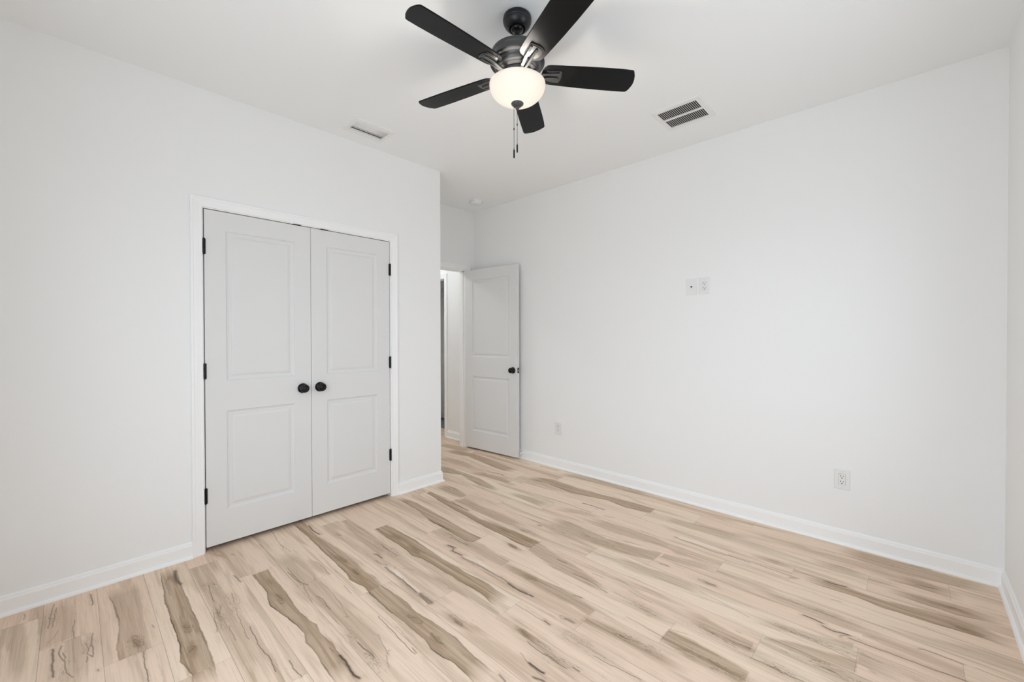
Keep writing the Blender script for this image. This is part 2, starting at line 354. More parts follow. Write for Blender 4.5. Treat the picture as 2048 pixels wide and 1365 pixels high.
# traced plank figure in floor metres: (fill, edge strength, edge strength, near edge, far edge) and (width, strength, points)
BANDS=[(.8,.95,.5,[(.464,.812),(.548,.815),(.684,.817),(.813,.794),(.879,.803),(.966,.821),(1.045,.829),(1.133,.836),(1.201,.82),(1.266,.824),(1.354,.821),(1.426,.817),(1.482,.816)],[(.467,.885),(.614,.878),(.738,.883),(.839,.875),(.967,.873),(1.061,.88),(1.114,.894),(1.191,.881),(1.284,.893),(1.373,.887),(1.446,.881),(1.518,.879)]),(.8,.85,.2,[(-.074,1.187),(.236,1.187),(.47,1.177),(.662,1.174),(.811,1.168),(.888,1.154),(.995,1.175),(1.057,1.171)],[(.004,1.247),(.255,1.23),(.423,1.245),(.62,1.256),(.763,1.252),(.873,1.244),(.957,1.254),(1.052,1.244)]),(.75,.9,.5,[(1.057,1.171),(1.16,1.166),(1.247,1.167),(1.359,1.17),(1.451,1.173),(1.533,1.173),(1.608,1.16),(1.665,1.165),(1.718,1.177),(1.793,1.176),(1.858,1.173)],[(1.057,1.241),(1.14,1.25),(1.268,1.255),(1.36,1.247),(1.435,1.254),(1.522,1.264),(1.621,1.268),(1.711,1.258),(1.798,1.254),(1.871,1.25),(1.894,1.263)]),(.8,.8,.4,[(.443,1.538),(.597,1.53),(.737,1.532),(.842,1.531),(.913,1.514),(.984,1.54),(1.087,1.54),(1.185,1.541),(1.247,1.547),(1.312,1.54),(1.393,1.553),(1.475,1.553),(1.562,1.535),(1.623,1.538)],[(.44,1.618),(.579,1.627),(.757,1.634),(.916,1.624),(1.044,1.618),(1.147,1.616),(1.212,1.621),(1.285,1.618),(1.364,1.624),(1.441,1.63),(1.543,1.618)]),(.4,.2,.1,[(.333,.963),(.604,.953),(.84,.949),(1.043,.959),(1.222,.967),(1.34,.947),(1.446,.947),(1.551,.954)],[(.33,1.044),(.555,1.054),(.77,1.042),(.968,1.041),(1.197,1.04),(1.355,1.048),(1.469,1.028),(1.564,1.021)]),(.45,.0,.1,[(.209,1.426),(.494,1.383),(.679,1.376),(.834,1.378)],[(.16,1.468),(.385,1.483),(.488,1.477),(.663,1.473),(.851,1.454)]),(.4,0,0,[(.75,1.803),(.923,1.791),(1.116,1.791),(1.369,1.789)],[(.757,1.864),(.957,1.872),(1.126,1.89),(1.288,1.869)]),(.4,0,0,[(1.095,1.455),(1.24,1.456),(1.429,1.479),(1.561,1.492),(1.655,1.489)],[(1.099,1.514),(1.251,1.517),(1.406,1.533),(1.529,1.531),(1.651,1.511)]),(.35,0,0,[(1.415,1.313),(1.535,1.313),(1.612,1.327),(1.729,1.338)],[(1.392,1.345),(1.536,1.351),(1.642,1.378),(1.764,1.382)]),(.4,0,.2,[(.903,.687),(1.04,.682),(1.155,.68),(1.267,.675),(1.326,.667)],[(.867,.702),(1.039,.692),(1.163,.697),(1.293,.691),(1.348,.687)]),(.55,0,.2,[(1.369,1.789),(1.571,1.787),(1.74,1.775),(1.874,1.789),(1.953,1.772)],[(1.319,1.838),(1.536,1.848),(1.694,1.855),(1.826,1.857),(1.959,1.83)]),(.42,.1,.1,[(1.361,2.035),(1.594,1.984),(1.774,1.98),(1.941,1.967)],[(1.366,2.141),(1.552,2.1),(1.709,2.075),(1.938,2.009)]),(.4,0,0,[(1.721,1.442),(1.812,1.472),(1.934,1.461),(2.017,1.443),(2.127,1.43)],[(1.727,1.52),(1.836,1.506),(1.957,1.502),(2.059,1.474),(2.178,1.478)]),(.5,.1,.1,[(1.951,1.721),(2.083,1.73),(2.176,1.732),(2.292,1.733),(2.395,1.74)],[(1.948,1.768),(2.083,1.786),(2.206,1.792),(2.296,1.785),(2.429,1.781)]),(.55,0,.1,[(2.263,1.857),(2.382,1.838),(2.482,1.841),(2.554,1.836)],[(2.278,1.944),(2.368,1.946),(2.476,1.937),(2.586,1.922)]),(.5,0,.1,[(2.234,2.065),(2.359,2.049),(2.472,2.035),(2.558,2.034)],[(2.232,2.13),(2.327,2.141),(2.449,2.112),(2.539,2.109)]),(.5,0,0,[(1.187,2.398),(1.425,2.367),(1.606,2.369),(1.782,2.381),(1.962,2.439)],[(1.201,2.516),(1.41,2.51),(1.63,2.486),(1.802,2.509),(1.96,2.55)]),(.4,0,0,[(1.39,2.605),(1.664,2.593),(1.838,2.612),(1.95,2.649)],[(1.42,2.693),(1.649,2.71),(1.837,2.707),(1.942,2.687)]),(.65,.1,.5,[(1.296,3.044),(1.486,3.011),(1.639,3.024),(1.704,2.993)],[(1.357,3.101),(1.498,3.091),(1.7,3.066)]),(.4,0,0,[(1.734,2.991),(1.941,2.987),(2.109,2.991),(2.311,3.015)],[(1.719,3.069),(1.909,3.069),(2.071,3.11),(2.287,3.111)]),(.5,0,0,[(1.932,2.632),(2.029,2.595),(2.103,2.604)],[(1.972,2.694),(2.039,2.69),(2.126,2.666)]),(.35,0,0,[(1.757,2.274),(1.935,2.253),(2.143,2.282),(2.299,2.292)],[(1.767,2.346),(1.93,2.341),(2.145,2.366),(2.316,2.353)]),(.35,0,0,[(1.131,2.607),(1.3,2.671),(1.445,2.687)],[(1.093,2.672),(1.26,2.729),(1.436,2.738)]),(.4,0,0,[(1.992,2.497),(2.12,2.521),(2.286,2.552)],[(1.975,2.554),(2.131,2.59),(2.289,2.608)]),(.75,.6,.2,[(2.6,2.8),(2.709,2.797),(2.836,2.804),(2.925,2.784),(3.026,2.788),(3.154,2.8),(3.271,2.811),(3.343,2.791)],[(2.598,2.886),(2.721,2.882),(2.842,2.862),(2.932,2.859),(3.049,2.887),(3.158,2.907),(3.259,2.901),(3.341,2.857)]),(.7,.7,.1,[(2.928,2.967),(3.049,2.957),(3.117,2.952),(3.182,2.948),(3.245,2.971),(3.337,2.986)],[(2.926,3.012),(3.026,3.029),(3.12,3.038),(3.209,3.053),(3.34,3.049)]),(.5,.1,0,[(2.703,3.269),(2.862,3.238),(3.025,3.23),(3.175,3.264),(3.336,3.294)],[(2.78,3.385),(2.913,3.385),(3.052,3.381),(3.18,3.377),(3.345,3.386)]),(.6,.2,0,[(2.918,3.102),(3.025,3.114),(3.122,3.113),(3.221,3.106)],[(2.919,3.217),(3.051,3.22),(3.148,3.199),(3.223,3.209)]),(.5,0,0,[(2.348,2.869),(2.481,2.876),(2.594,2.873)],[(2.335,2.919),(2.471,2.925),(2.593,2.917)]),(.4,0,0,[(2.596,3.024),(2.763,3.033),(2.916,3.025)],[(2.605,3.092),(2.756,3.1),(2.919,3.078)]),(.45,0,0,[(2.573,2.157),(2.673,2.159),(2.761,2.165),(2.873,2.199)],[(2.577,2.183),(2.684,2.231),(2.775,2.256),(2.878,2.286)]),(.45,0,.1,[(2.876,2.265),(2.916,2.258),(2.992,2.253)],[(2.877,2.354),(2.932,2.328),(3.027,2.329)]),(.4,0,0,[(2.505,2.243),(2.604,2.266),(2.718,2.307),(2.828,2.327)],[(2.49,2.303),(2.618,2.326),(2.736,2.346),(2.857,2.396)]),(.4,0,.2,[(2.439,2.509),(2.585,2.501),(2.715,2.505),(2.812,2.499)],[(2.429,2.547),(2.575,2.549),(2.709,2.551),(2.854,2.551),(2.944,2.543)]),(.5,0,0,[(3.228,3.085),(3.337,3.096)],[(3.237,3.149),(3.341,3.139)]),(.75,.3,.1,[(-.734,3.025),(-.416,3.075),(-.091,3.024),(.208,2.987),(.3,3.025)],[(-.784,3.133),(-.449,3.173),(-.137,3.154),(.172,3.108)]),(.75,.6,.2,[(.499,2.977),(.715,3.007),(1.006,2.966),(1.109,2.99),(1.305,3.037),(1.479,3.007),(1.649,3.048)],[(.49,3.037),(.696,3.118),(.978,3.092),(1.151,3.103),(1.314,3.114),(1.467,3.124),(1.61,3.131)]),(.5,.2,0,[(-.204,2.548),(-.006,2.638),(.333,2.562),(.55,2.571)],[(-.381,2.694),(-.106,2.69),(.193,2.688),(.482,2.623)]),(.65,.1,0,[(.033,2.724),(.274,2.764),(.459,2.765)],[(-.018,2.799),(.2,2.834),(.37,2.855)]),(.55,.1,0,[(.047,2.271),(.278,2.276),(.423,2.286)],[(.039,2.367),(.227,2.381),(.428,2.345)]),(.8,.8,.2,[(.147,2.152),(.406,2.118),(.583,2.097),(.752,2.083),(.953,2.063),(1.128,2.061),(1.256,2.051),(1.351,2.058)],[(.183,2.186),(.412,2.173),(.621,2.147),(.824,2.123),(.986,2.145),(1.15,2.153),(1.356,2.156)]),(.8,.6,.3,[(.123,1.916),(.354,1.91),(.584,1.868),(.717,1.864),(.861,1.855),(1.024,1.852),(1.052,1.878)],[(.057,1.957),(.289,1.974),(.507,1.965),(.699,1.951),(.847,1.938),(.923,1.937),(1.032,1.937)]),(.45,0,0,[(.463,2.205),(.682,2.19),(.945,2.185),(1.156,2.206)],[(.461,2.305),(.647,2.281),(.906,2.285),(1.094,2.273)]),(.4,0,0,[(.62,2.6),(.802,2.594),(1.075,2.563)],[(.623,2.641),(.856,2.68),(1.065,2.678)]),(.45,0,0,[(-.952,3.121),(-.682,3.157),(-.525,3.168)],[(-1.09,3.224),(-.828,3.276),(-.523,3.238)]),(.45,0,0,[(.654,3.263),(1.025,3.301),(1.369,3.31),(1.518,3.307)],[(.636,3.343),(1.014,3.42),(1.315,3.412),(1.471,3.406)]),(.35,0,0,[(-.526,2.787),(-.239,2.829),(-.004,2.787)],[(-.626,2.877),(-.317,2.925),(-.026,2.868)]),(.7,.95,.6,[(.051,.472),(.268,.463),(.4,.452),(.556,.452),(.728,.451),(.834,.453),(.94,.436),(.998,.449),(1.059,.458),(1.097,.449)],[(.068,.539),(.291,.529),(.482,.53),(.662,.53),(.813,.531),(.924,.528),(1.01,.529),(1.091,.521),(1.169,.517)]),(.45,.4,.1,[(.069,.26),(.27,.277),(.43,.286),(.552,.283),(.667,.266),(.75,.272)],[(.092,.369),(.276,.373),(.466,.366),(.636,.363),(.76,.364)]),(.35,0,0,[(.176,-.075),(.364,-.041),(.613,-.012)],[(.145,-.007),(.374,.015),(.646,.019)]),(.35,.1,.1,[(.031,.024),(.193,.038),(.421,.05)],[(.031,.128),(.241,.152),(.438,.144)]),(.4,0,.1,[(.172,.588),(.574,.592),(.929,.591),(1.248,.593)],[(.15,.669),(.594,.662),(.986,.666)]),(.35,0,.2,[(.45,.116),(.585,.124),(.764,.132)],[(.457,.163),(.649,.185),(.817,.182)]),(.4,0,0,[(-.078,.698),(.02,.693),(.153,.744)],[(.004,.756),(.173,.781),(.45,.787)]),(-.5,.5,0,[(.909,1.352),(1.034,1.344),(1.169,1.34),(1.28,1.338)],[(.895,1.377),(.971,1.374),(1.087,1.36),(1.262,1.35)]),(.8,0,0,[(.941,1.383),(.998,1.399),(1.063,1.434)],[(.939,1.409),(.99,1.438),(1.057,1.446)]),(-.5,.5,0,[(1.14,1.709),(1.235,1.719),(1.34,1.724),(1.429,1.72)],[(1.123,1.734),(1.18,1.747),(1.284,1.746),(1.411,1.738)]),(.8,0,0,[(1.185,1.732),(1.241,1.754),(1.274,1.796)],[(1.174,1.762),(1.214,1.799),(1.269,1.811)]),(-.5,.5,0,[(2.753,2.437),(2.817,2.446),(2.884,2.453),(2.947,2.45)],[(2.751,2.452),(2.824,2.475),(2.886,2.488),(2.946,2.47)]),(.8,0,0,[(2.878,2.465),(2.925,2.472),(2.979,2.491)],[(2.885,2.493),(2.932,2.521),(2.991,2.513)]),(.7,0,0,[(2.067,2.83),(2.106,2.832),(2.139,2.852)],[(2.067,2.877),(2.103,2.888),(2.139,2.875)]),(-.4,.2,0,[(1.956,2.796),(2.091,2.807),(2.246,2.8)],[(1.999,2.836),(2.094,2.844),(2.238,2.825)]),(-.45,.2,0,[(.377,2.817),(.45,2.82),(.529,2.831)],[(.35,2.859),(.42,2.867),(.511,2.865)]),(.7,0,0,[(.447,2.754),(.535,2.733),(.573,2.769)],[(.407,2.802),(.498,2.801),(.578,2.794)])]
CRACKS=[(.01,.7,[(.734,1.369),(.754,1.379),(.812,1.381)]),(.004,.8,[(.807,1.342),(.865,1.348),(.901,1.358)]),(.004,.6,[(.968,1.371),(.943,1.384),(.946,1.406)]),(.011,.55,[(.91,1.343),(.984,1.341),(1.103,1.342),(1.238,1.335)]),(.03,.5,[(1.257,1.338),(1.312,1.339),(1.358,1.338)]),(.006,.8,[(1.266,1.332),(1.354,1.325)]),(.01,.7,[(.965,1.737),(1.029,1.748)]),(.004,.7,[(1.029,1.708),(1.123,1.713)]),(.011,.5,[(1.135,1.704),(1.267,1.711),(1.443,1.716)]),(.012,.5,[(1.443,1.716),(1.57,1.705),(1.639,1.71)]),(.012,.8,[(1.512,1.706),(1.604,1.699),(1.681,1.708)]),(.01,.8,[(2.671,2.46),(2.706,2.464),(2.743,2.457)]),(.009,.75,[(2.744,2.434),(2.783,2.424),(2.836,2.441)]),(.01,.5,[(2.838,2.42),(2.948,2.421),(3.065,2.427),(3.178,2.434)]),(.005,.6,[(2.814,2.392),(2.811,2.417),(2.836,2.441)]),(.006,.6,[(1.936,2.801),(1.981,2.795),(2.028,2.793)]),(.009,.45,[(2.031,2.795),(2.178,2.779),(2.365,2.802)]),(.008,.7,[(.154,2.877),(.261,2.901),(.307,2.887)]),(.004,.7,[(.319,2.875),(.425,2.862),(.56,2.86)]),(.012,.7,[(.439,2.175),(.561,2.161),(.664,2.158)]),(.01,.7,[(.584,1.868),(.662,1.864),(.75,1.87)]),(.005,.7,[(1.2,2.854),(1.294,2.863),(1.38,2.859)]),(.006,.6,[(.364,3.345),(.483,3.35),(.584,3.354)]),(.004,.7,[(.858,1.828),(.919,1.829),(.98,1.81),(1.059,1.822)]),(.009,.7,[(.967,1.734),(1.023,1.736),(1.041,1.713),(1.122,1.722)]),(.006,.7,[(1.191,2.327),(1.215,2.331)]),(.003,.5,[(1.728,2.531),(1.835,2.548)]),(.003,.5,[(.559,2.347),(.593,2.355)]),(.005,.5,[(1.392,3.35),(1.512,3.337)]),(.003,.6,[(.559,1.096),(.649,1.105),(.761,1.102)]),(.004,.7,[(1.244,.735),(1.302,.735),(1.367,.739)]),(.003,.75,[(1.259,1.113),(1.355,1.105),(1.436,1.103),(1.502,1.101),(1.551,1.096),(1.581,1.095),(1.579,1.103),(1.544,1.11)]),(.003,.55,[(.224,1.033),(.346,1.039)]),(.004,.5,[(.523,.966),(.652,.964),(.759,.966),(.936,.939)]),(.003,.6,[(.906,.975),(.944,.989),(1.056,.978)]),(.003,.45,[(.8,1.037),(.937,1.042),(1.17,1.015)]),(.004,.7,[(.913,.685),(1.014,.679),(1.078,.677),(1.163,.687),(1.271,.679)]),(.014,.85,[(1.366,.885),(1.45,.885),(1.5,.879),(1.532,.888)]),(.01,.8,[(.067,1.25),(.168,1.238),(.251,1.252)]),(.008,.7,[(.582,1.868),(.713,1.863),(.807,1.87)]),(.004,.7,[(.651,1.462),(.735,1.451),(.844,1.458)]),(.003,.5,[(-.031,1.049),(.283,1.022)]),(.003,.5,[(.107,.945),(.177,.943)]),(.004,.6,[(.895,1.813),(.973,1.815),(1.073,1.817)]),(.006,.5,[(1.365,1.201),(1.396,1.223)]),(.01,.4,[(1.527,1.211),(1.587,1.202),(1.615,1.209)]),(.01,.45,[(.806,1.208),(.871,1.207)]),(.01,.45,[(.745,.844),(.805,.85)]),(.008,.4,[(1.546,1.335),(1.576,1.334)]),(.005,.5,[(1.318,1.466),(1.339,1.47)]),(.003,.5,[(1.367,1.048),(1.507,1.024)]),(.003,.5,[(1.298,.876),(1.328,.874)]),(.003,.5,[(1.275,.96),(1.31,.961)]),(.003,.45,[(.909,1.109),(1.005,1.106)]),(.008,.55,[(1.353,.97),(1.409,.971),(1.477,.976)]),(.004,.5,[(1.487,1.035),(1.499,1.017),(1.569,.989)]),(.008,.5,[(.573,.95),(.701,.96),(.774,.98)]),(.004,.6,[(1.152,.998),(1.17,1.015)]),(.003,.5,[(.719,1.028),(.761,1.025)]),(.006,.75,[(1.196,2.858),(1.291,2.86),(1.382,2.862)]),(.006,.7,[(1.554,2.072),(1.618,2.069)]),(.005,.6,[(1.7,2.012),(1.767,2.015),(1.838,2.008),(1.927,1.99)]),(.003,.6,[(1.957,2.434),(2.002,2.438)]),(.006,.8,[(2.004,2.434),(2.049,2.439)]),(.003,.6,[(1.661,1.608),(1.765,1.606),(1.841,1.61)]),(.007,.75,[(1.833,1.615),(1.867,1.607)]),(.003,.65,[(2.108,1.586),(2.198,1.597),(2.299,1.606)]),(.004,.75,[(1.86,1.462),(1.909,1.457),(1.951,1.457),(1.988,1.463),(2.032,1.457),(2.067,1.458)]),(.004,.6,[(1.955,1.461),(2.0,1.455),(2.051,1.457)]),(.014,.75,[(1.945,1.379),(1.983,1.378),(2.018,1.381)]),(.006,.7,[(2.082,1.482),(2.11,1.481)]),(.003,.5,[(1.885,1.394),(1.961,1.372),(2.042,1.37)]),(.006,.55,[(1.818,1.857),(1.859,1.867)]),(.003,.6,[(2.121,1.771),(2.157,1.762)]),(.003,.55,[(1.778,2.087),(1.844,2.088)]),(.003,.5,[(1.948,2.018),(2.018,2.011)]),(.003,.5,[(1.996,2.079),(2.129,2.067)]),(.003,.55,[(2.084,1.891),(2.189,1.887),(2.265,1.88)]),(.003,.4,[(1.282,1.875),(1.53,1.887),(1.714,1.874)]),(.003,.4,[(.867,2.34),(1.064,2.355),(1.174,2.371)]),(.006,.6,[(1.187,2.327),(1.217,2.333)]),(.004,.4,[(1.528,2.49),(1.786,2.539)]),(.003,.5,[(2.264,2.319),(2.497,2.277)]),(.004,.6,[(2.111,1.994),(2.158,1.993)]),(.004,.55,[(2.449,1.882),(2.481,1.875),(2.531,1.869)]),(.004,.5,[(2.454,2.061),(2.493,2.054),(2.55,2.067)]),(.005,.5,[(1.888,1.686),(1.939,1.697)]),(.008,.4,[(1.803,1.491),(1.839,1.486)]),(.004,.5,[(2.153,1.763),(2.201,1.777)]),(.003,.4,[(2.269,1.952),(2.333,1.967)]),(.003,.5,[(2.335,1.862),(2.375,1.87)]),(.003,.5,[(1.785,2.922),(1.884,2.906),(1.983,2.922)]),(.008,.35,[(2.255,2.42),(2.298,2.429)]),(.003,.4,[(1.315,2.717),(1.556,2.677)]),(.006,.4,[(1.438,2.77),(1.503,2.787)]),(.003,.35,[(1.63,2.258),(1.749,2.287),(1.979,2.369)]),(.003,.4,[(1.898,2.132),(2.04,2.106)]),(.003,.5,[(2.475,2.136),(2.496,2.134)]),(.003,.5,[(2.341,2.789),(2.371,2.779)]),(.014,.6,[(2.002,1.34),(2.045,1.351)]),(.01,.5,[(1.902,1.262),(1.941,1.252)]),(.012,.8,[(2.701,2.863),(2.746,2.861),(2.788,2.873)]),(.006,.5,[(2.606,2.875),(2.701,2.863)]),(.006,.75,[(3.048,3.148),(3.09,3.156),(3.123,3.16)]),(.003,.6,[(2.748,2.696),(2.783,2.706)]),(.004,.6,[(3.049,2.532),(3.062,2.542),(3.105,2.55),(3.178,2.544)]),(.006,.6,[(2.563,2.773),(2.592,2.796)]),(.005,.55,[(2.364,2.804),(2.412,2.801),(2.497,2.798),(2.584,2.793)]),(.004,.55,[(2.565,2.007),(2.61,2.013),(2.647,2.011),(2.691,2.009),(2.741,2.014)]),(.006,.6,[(2.632,2.015),(2.658,2.022),(2.675,2.002)]),(.006,.55,[(2.792,2.149),(2.821,2.15)]),(.005,.5,[(2.755,2.142),(2.804,2.152),(2.838,2.14)]),(.004,.55,[(2.886,2.352),(2.911,2.337),(2.948,2.334)]),(.004,.5,[(2.916,2.254),(2.934,2.249)]),(.004,.5,[(2.675,2.31),(2.705,2.305),(2.751,2.306)]),(.005,.4,[(2.7,2.542),(2.74,2.542),(2.78,2.541)]),(.008,.45,[(3.154,3.008),(3.181,3.013)]),(.008,.4,[(3.187,2.832),(3.207,2.834)]),(.004,.4,[(3.063,2.956),(3.117,2.952)]),(.003,.4,[(2.597,2.555),(2.631,2.545)]),(.006,.6,[(3.2,3.277),(3.204,3.275)]),(.003,.4,[(3.21,2.552),(3.28,2.544)]),(.008,.4,[(3.025,3.383),(3.105,3.394)]),(.004,.6,[(.056,.08),(.159,.074),(.225,.069),(.282,.068)]),(.004,.6,[(.1,.09),(.192,.083),(.284,.081)]),(.004,.75,[(.069,.204),(.13,.208),(.196,.207)]),(.004,.7,[(.767,.342),(.839,.34),(.891,.339),(.98,.337)]),(.022,.6,[(.109,.528),(.203,.521),(.289,.527)]),(.005,.6,[(.397,.629),(.489,.617),(.589,.618)]),(.004,.55,[(.287,.15),(.373,.144),(.451,.146)]),(.004,.6,[(.477,.113),(.535,.104),(.606,.118),(.585,.124),(.538,.115)]),(.004,.6,[(.609,.121),(.694,.127),(.746,.145),(.75,.126)]),(.01,.6,[(.48,.087),(.591,.087),(.692,.094)]),(.004,.65,[(.467,.203),(.57,.192),(.621,.185),(.656,.2),(.582,.203),(.557,.194)]),(.003,.6,[(.64,.185),(.679,.179)]),(.004,.55,[(.715,.676),(.85,.663),(1.0,.659)]),(.004,.55,[(.682,.596),(.849,.577)]),(.004,.5,[(.659,.61),(.713,.613),(.635,.636)]),(.004,.5,[(.843,.623),(.967,.618)]),(.004,.5,[(.569,.693),(.671,.683)]),(.006,.6,[(.396,.743),(.491,.749)]),(.004,.5,[(.155,.506),(.218,.474),(.373,.479)]),(.008,.4,[(.707,.484),(.723,.498)]),(.01,.45,[(.906,.474),(.882,.498)]),(.005,.5,[(.666,.322),(.72,.335)]),(.004,.4,[(.334,.097),(.378,.087),(.414,.072)]),(.004,.4,[(.056,-.012),(.116,-.012)]),(.006,.4,[(.166,.269),(.3,.28),(.445,.289)]),(.003,.5,[(.585,.389),(.615,.391)]),(.004,.6,[(.76,.21),(.773,.21)]),(.008,.4,[(.079,.729),(.108,.747)]),(.008,.4,[(.12,.787),(.152,.798)])]
KNOTS=[(.602,.85),(.786,.847),(.661,1.213),(.845,1.208),(1.384,1.213),(1.58,1.207),(.657,1.575),(.848,1.57),(.337,1.333),(1.556,1.339),(.715,.491),(.901,.483),(.683,.328),(1.074,2.116),(1.274,2.122),(1.268,1.999),(1.168,2.205),(1.269,2.003),(1.914,1.692),(1.817,1.488),(1.554,1.821),(2.272,2.42),(3.167,3.007),(3.2,2.834)]
CRACKLE=[(.67,.964,.16),(1.405,.967,.16),(.767,1.459,.14),(.992,1.832,.13),(1.645,2.429,.16),(2.493,2.054,.2),(2.483,1.868,.2),(1.979,1.474,.16),(2.182,1.779,.12),(2.122,1.998,.1),(2.052,1.613,.12),(2.812,2.159,.22),(2.709,2.551,.14),(2.912,2.328,.14),(2.718,2.307,.14),(2.651,2.014,.12),(1.644,2.44,.2),(.955,1.83,.13),(1.332,2.374,.15),(1.156,2.206,.12),(.188,.079,.09),(.562,.194,.08),(.723,.611,.12),(.66,.673,.1),(.707,.132,.1),(.702,.327,.08),(.432,.633,.07),(.035,.726,.06)]
# ------------------------------------------------------------------ floor
def floor_figure(xs, ys):
    nx, ny = len(xs), len(ys)
    heart = np.zeros((ny, nx)); dark = np.zeros((ny, nx)); pale = np.zeros((ny, nx))
    def wob(x, ph, a): return a*(np.sin(x*31+ph)+0.6*np.sin(x*73+2.1*ph)+0.4*np.sin(x*157+3.3*ph))
    for bi, (fill, eL, eR, Lp, Rp) in enumerate(BANDS):
        lx = np.array([p[0] for p in Lp]); ly = np.array([p[1] for p in Lp]); rx = np.array([p[0] for p in Rp]); ry = np.array([p[1] for p in Rp])
        x0 = min(lx[0], rx[0]); x1 = max(lx[-1], rx[-1])
        i0, i1 = np.searchsorted(xs, x0), np.searchsorted(xs, x1)
        if i1 <= i0: continue
        X = xs[i0:i1]
        yl = np.interp(X, lx, ly)+wob(X, bi*1.7, 0.0012); yr = np.interp(X, rx, ry)+wob(X, bi*2.9+1, 0.0012)
        yl, yr = np.minimum(yl, yr), np.maximum(yl, yr)
        j0, j1 = np.searchsorted(ys, yl.min()-0.03), np.searchsorted(ys, yr.max()+0.03)
        Y = ys[j0:j1][:, None]
        crisp = eL > 0.25
        sl = 0.004 if crisp else 0.022; sr = 0.006 if eR > 0.25 else 0.024
        a = np.clip((Y-yl)/sl+0.5, 0, 1); b = np.clip((yr-Y)/sr+0.5, 0, 1)
        a = a*a*(3-2*a); b = b*b*(3-2*b)
        joint0 = abs(((x0-1.357+0.03+40*STEP) % STEP)-0.03) < 0.02; joint1 = abs(((x1-1.357+0.03+40*STEP) % STEP)-0.03) < 0.02
        en = np.ones_like(X)
        if not joint0: en = en*np.clip((X-x0)/0.12, 0, 1)
        if not joint1: en = en*np.clip((x1-X)/0.12, 0, 1)
        mask = a*b*en*(abs(fill) if fill < 0 or fill > 0.62 else fill*1.25)
        tgt = heart if fill > 0 else pale
        tgt[j0:j1, i0:i1] = np.maximum(tgt[j0:j1, i0:i1], mask)
        for yy, e in ((yl, eL), (yr, eR)):
            if e <= 0: continue
            wd = 0.0014*(1+0.8*np.sin(X*17+bi)**2)
            ln = np.exp(-((Y-yy)/wd)**2)*min(1.0, e*1.15)*en*(0.62+0.38*np.clip(np.sin(X*9+bi*2.3)+0.55, 0, 1))
            dark[j0:j1, i0:i1] = np.maximum(dark[j0:j1, i0:i1], ln)
            hl = np.exp(-np.abs(Y-yy)/0.011)*e*0.42*en*(mask > 0.05)
            heart[j0:j1, i0:i1] = np.minimum(1.15, heart[j0:j1, i0:i1]+hl)
    for ci, (w, st, pts) in enumerate(CRACKS):
        for (ax, ay), (bx, by) in zip(pts, pts[1:]):
            i0, i1 = np.searchsorted(xs, min(ax, bx)-w*2.5), np.searchsorted(xs, max(ax, bx)+w*2.5)
            j0, j1 = np.searchsorted(ys, min(ay, by)-w*2.5), np.searchsorted(ys, max(ay, by)+w*2.5)
            if i1 <= i0 or j1 <= j0: continue
            X = xs[i0:i1][None, :]; Y = ys[j0:j1][:, None]+wob(xs[i0:i1], ci, 0.0016)[None, :]
            dx, dy = bx-ax, by-ay; l2 = dx*dx+dy*dy+1e-9
            tt = np.clip(((X-ax)*dx+(Y-ay)*dy)/l2, 0, 1)
            d = np.hypot(X-ax-tt*dx, Y-ay-tt*dy)
            ww = max(w*0.36, 0.0014)
            ln = np.exp(-(d/ww)**2)*min(1.0, st*1.3)
            dark[j0:j1, i0:i1] = np.maximum(dark[j0:j1, i0:i1], ln)
            if w >= 0.004:
                hl = np.exp(-(d/(w*2.2))**2)*0.45*st
                heart[j0:j1, i0:i1] = np.maximum(heart[j0:j1, i0:i1], hl)
    gx, gy = xs[None, :], ys[:, None]
    for ki, (kx, ky) in enumerate(KNOTS):
        i0, i1 = np.searchsorted(xs, kx-0.16), np.searchsorted(xs, kx+0.16); j0, j1 = np.searchsorted(ys, ky-0.05), np.searchsorted(ys, ky+0.05)
        X, Y = gx[:, i0:i1]-kx, gy[j0:j1]-ky
        a = 0.024+0.010*((ki*7) % 5)/4
        Yw = Y+0.10*X*(1 if ki % 2 else -1)+0.002*np.sin(X*120+ki)
        d = np.hypot(X/a, Yw/0.0085)
        heart[j0:j1, i0:i1] = np.minimum(1.35, heart[j0:j1, i0:i1]+0.40*np.exp(-(d/1.5)**2)+0.22*np.exp(-np.hypot(X/(a*3), Yw/0.02)**2))
        ring = 0.5*np.exp(-((d-0.95)/0.16)**2)*(0.35+0.65*np.clip(np.sin(np.arctan2(Yw/0.0085, X/a)+ki)+0.4, 0, 1))+0.35*np.exp(-((d-1.9)/0.18)**2)*np.clip(np.sin(np.arctan2(Yw, X)*1.0+ki*2), 0, 1)
        dark[j0:j1, i0:i1] = np.maximum(dark[j0:j1, i0:i1], ring+0.35*np.exp(-(d/0.35)**2))
    crackle = np.zeros((ny, nx))
    for cx, cy, r in CRACKLE:
        i0, i1 = np.searchsorted(xs, cx-2*r), np.searchsorted(xs, cx+2*r); j0, j1 = np.searchsorted(ys, cy-0.08), np.searchsorted(ys, cy+0.08)
        g = np.exp(-((gx[:, i0:i1]-cx)/r)**4-((gy[j0:j1]-cy)/0.030)**4)
        crackle[j0:j1, i0:i1] = np.maximum(crackle[j0:j1, i0:i1], g)
        heart[j0:j1, i0:i1] = np.maximum(heart[j0:j1, i0:i1], 0.42*np.exp(-((gx[:, i0:i1]-cx)/(r*1.2))**2-((gy[j0:j1]-cy)/0.034)**2))
    return heart, dark, pale, crackle
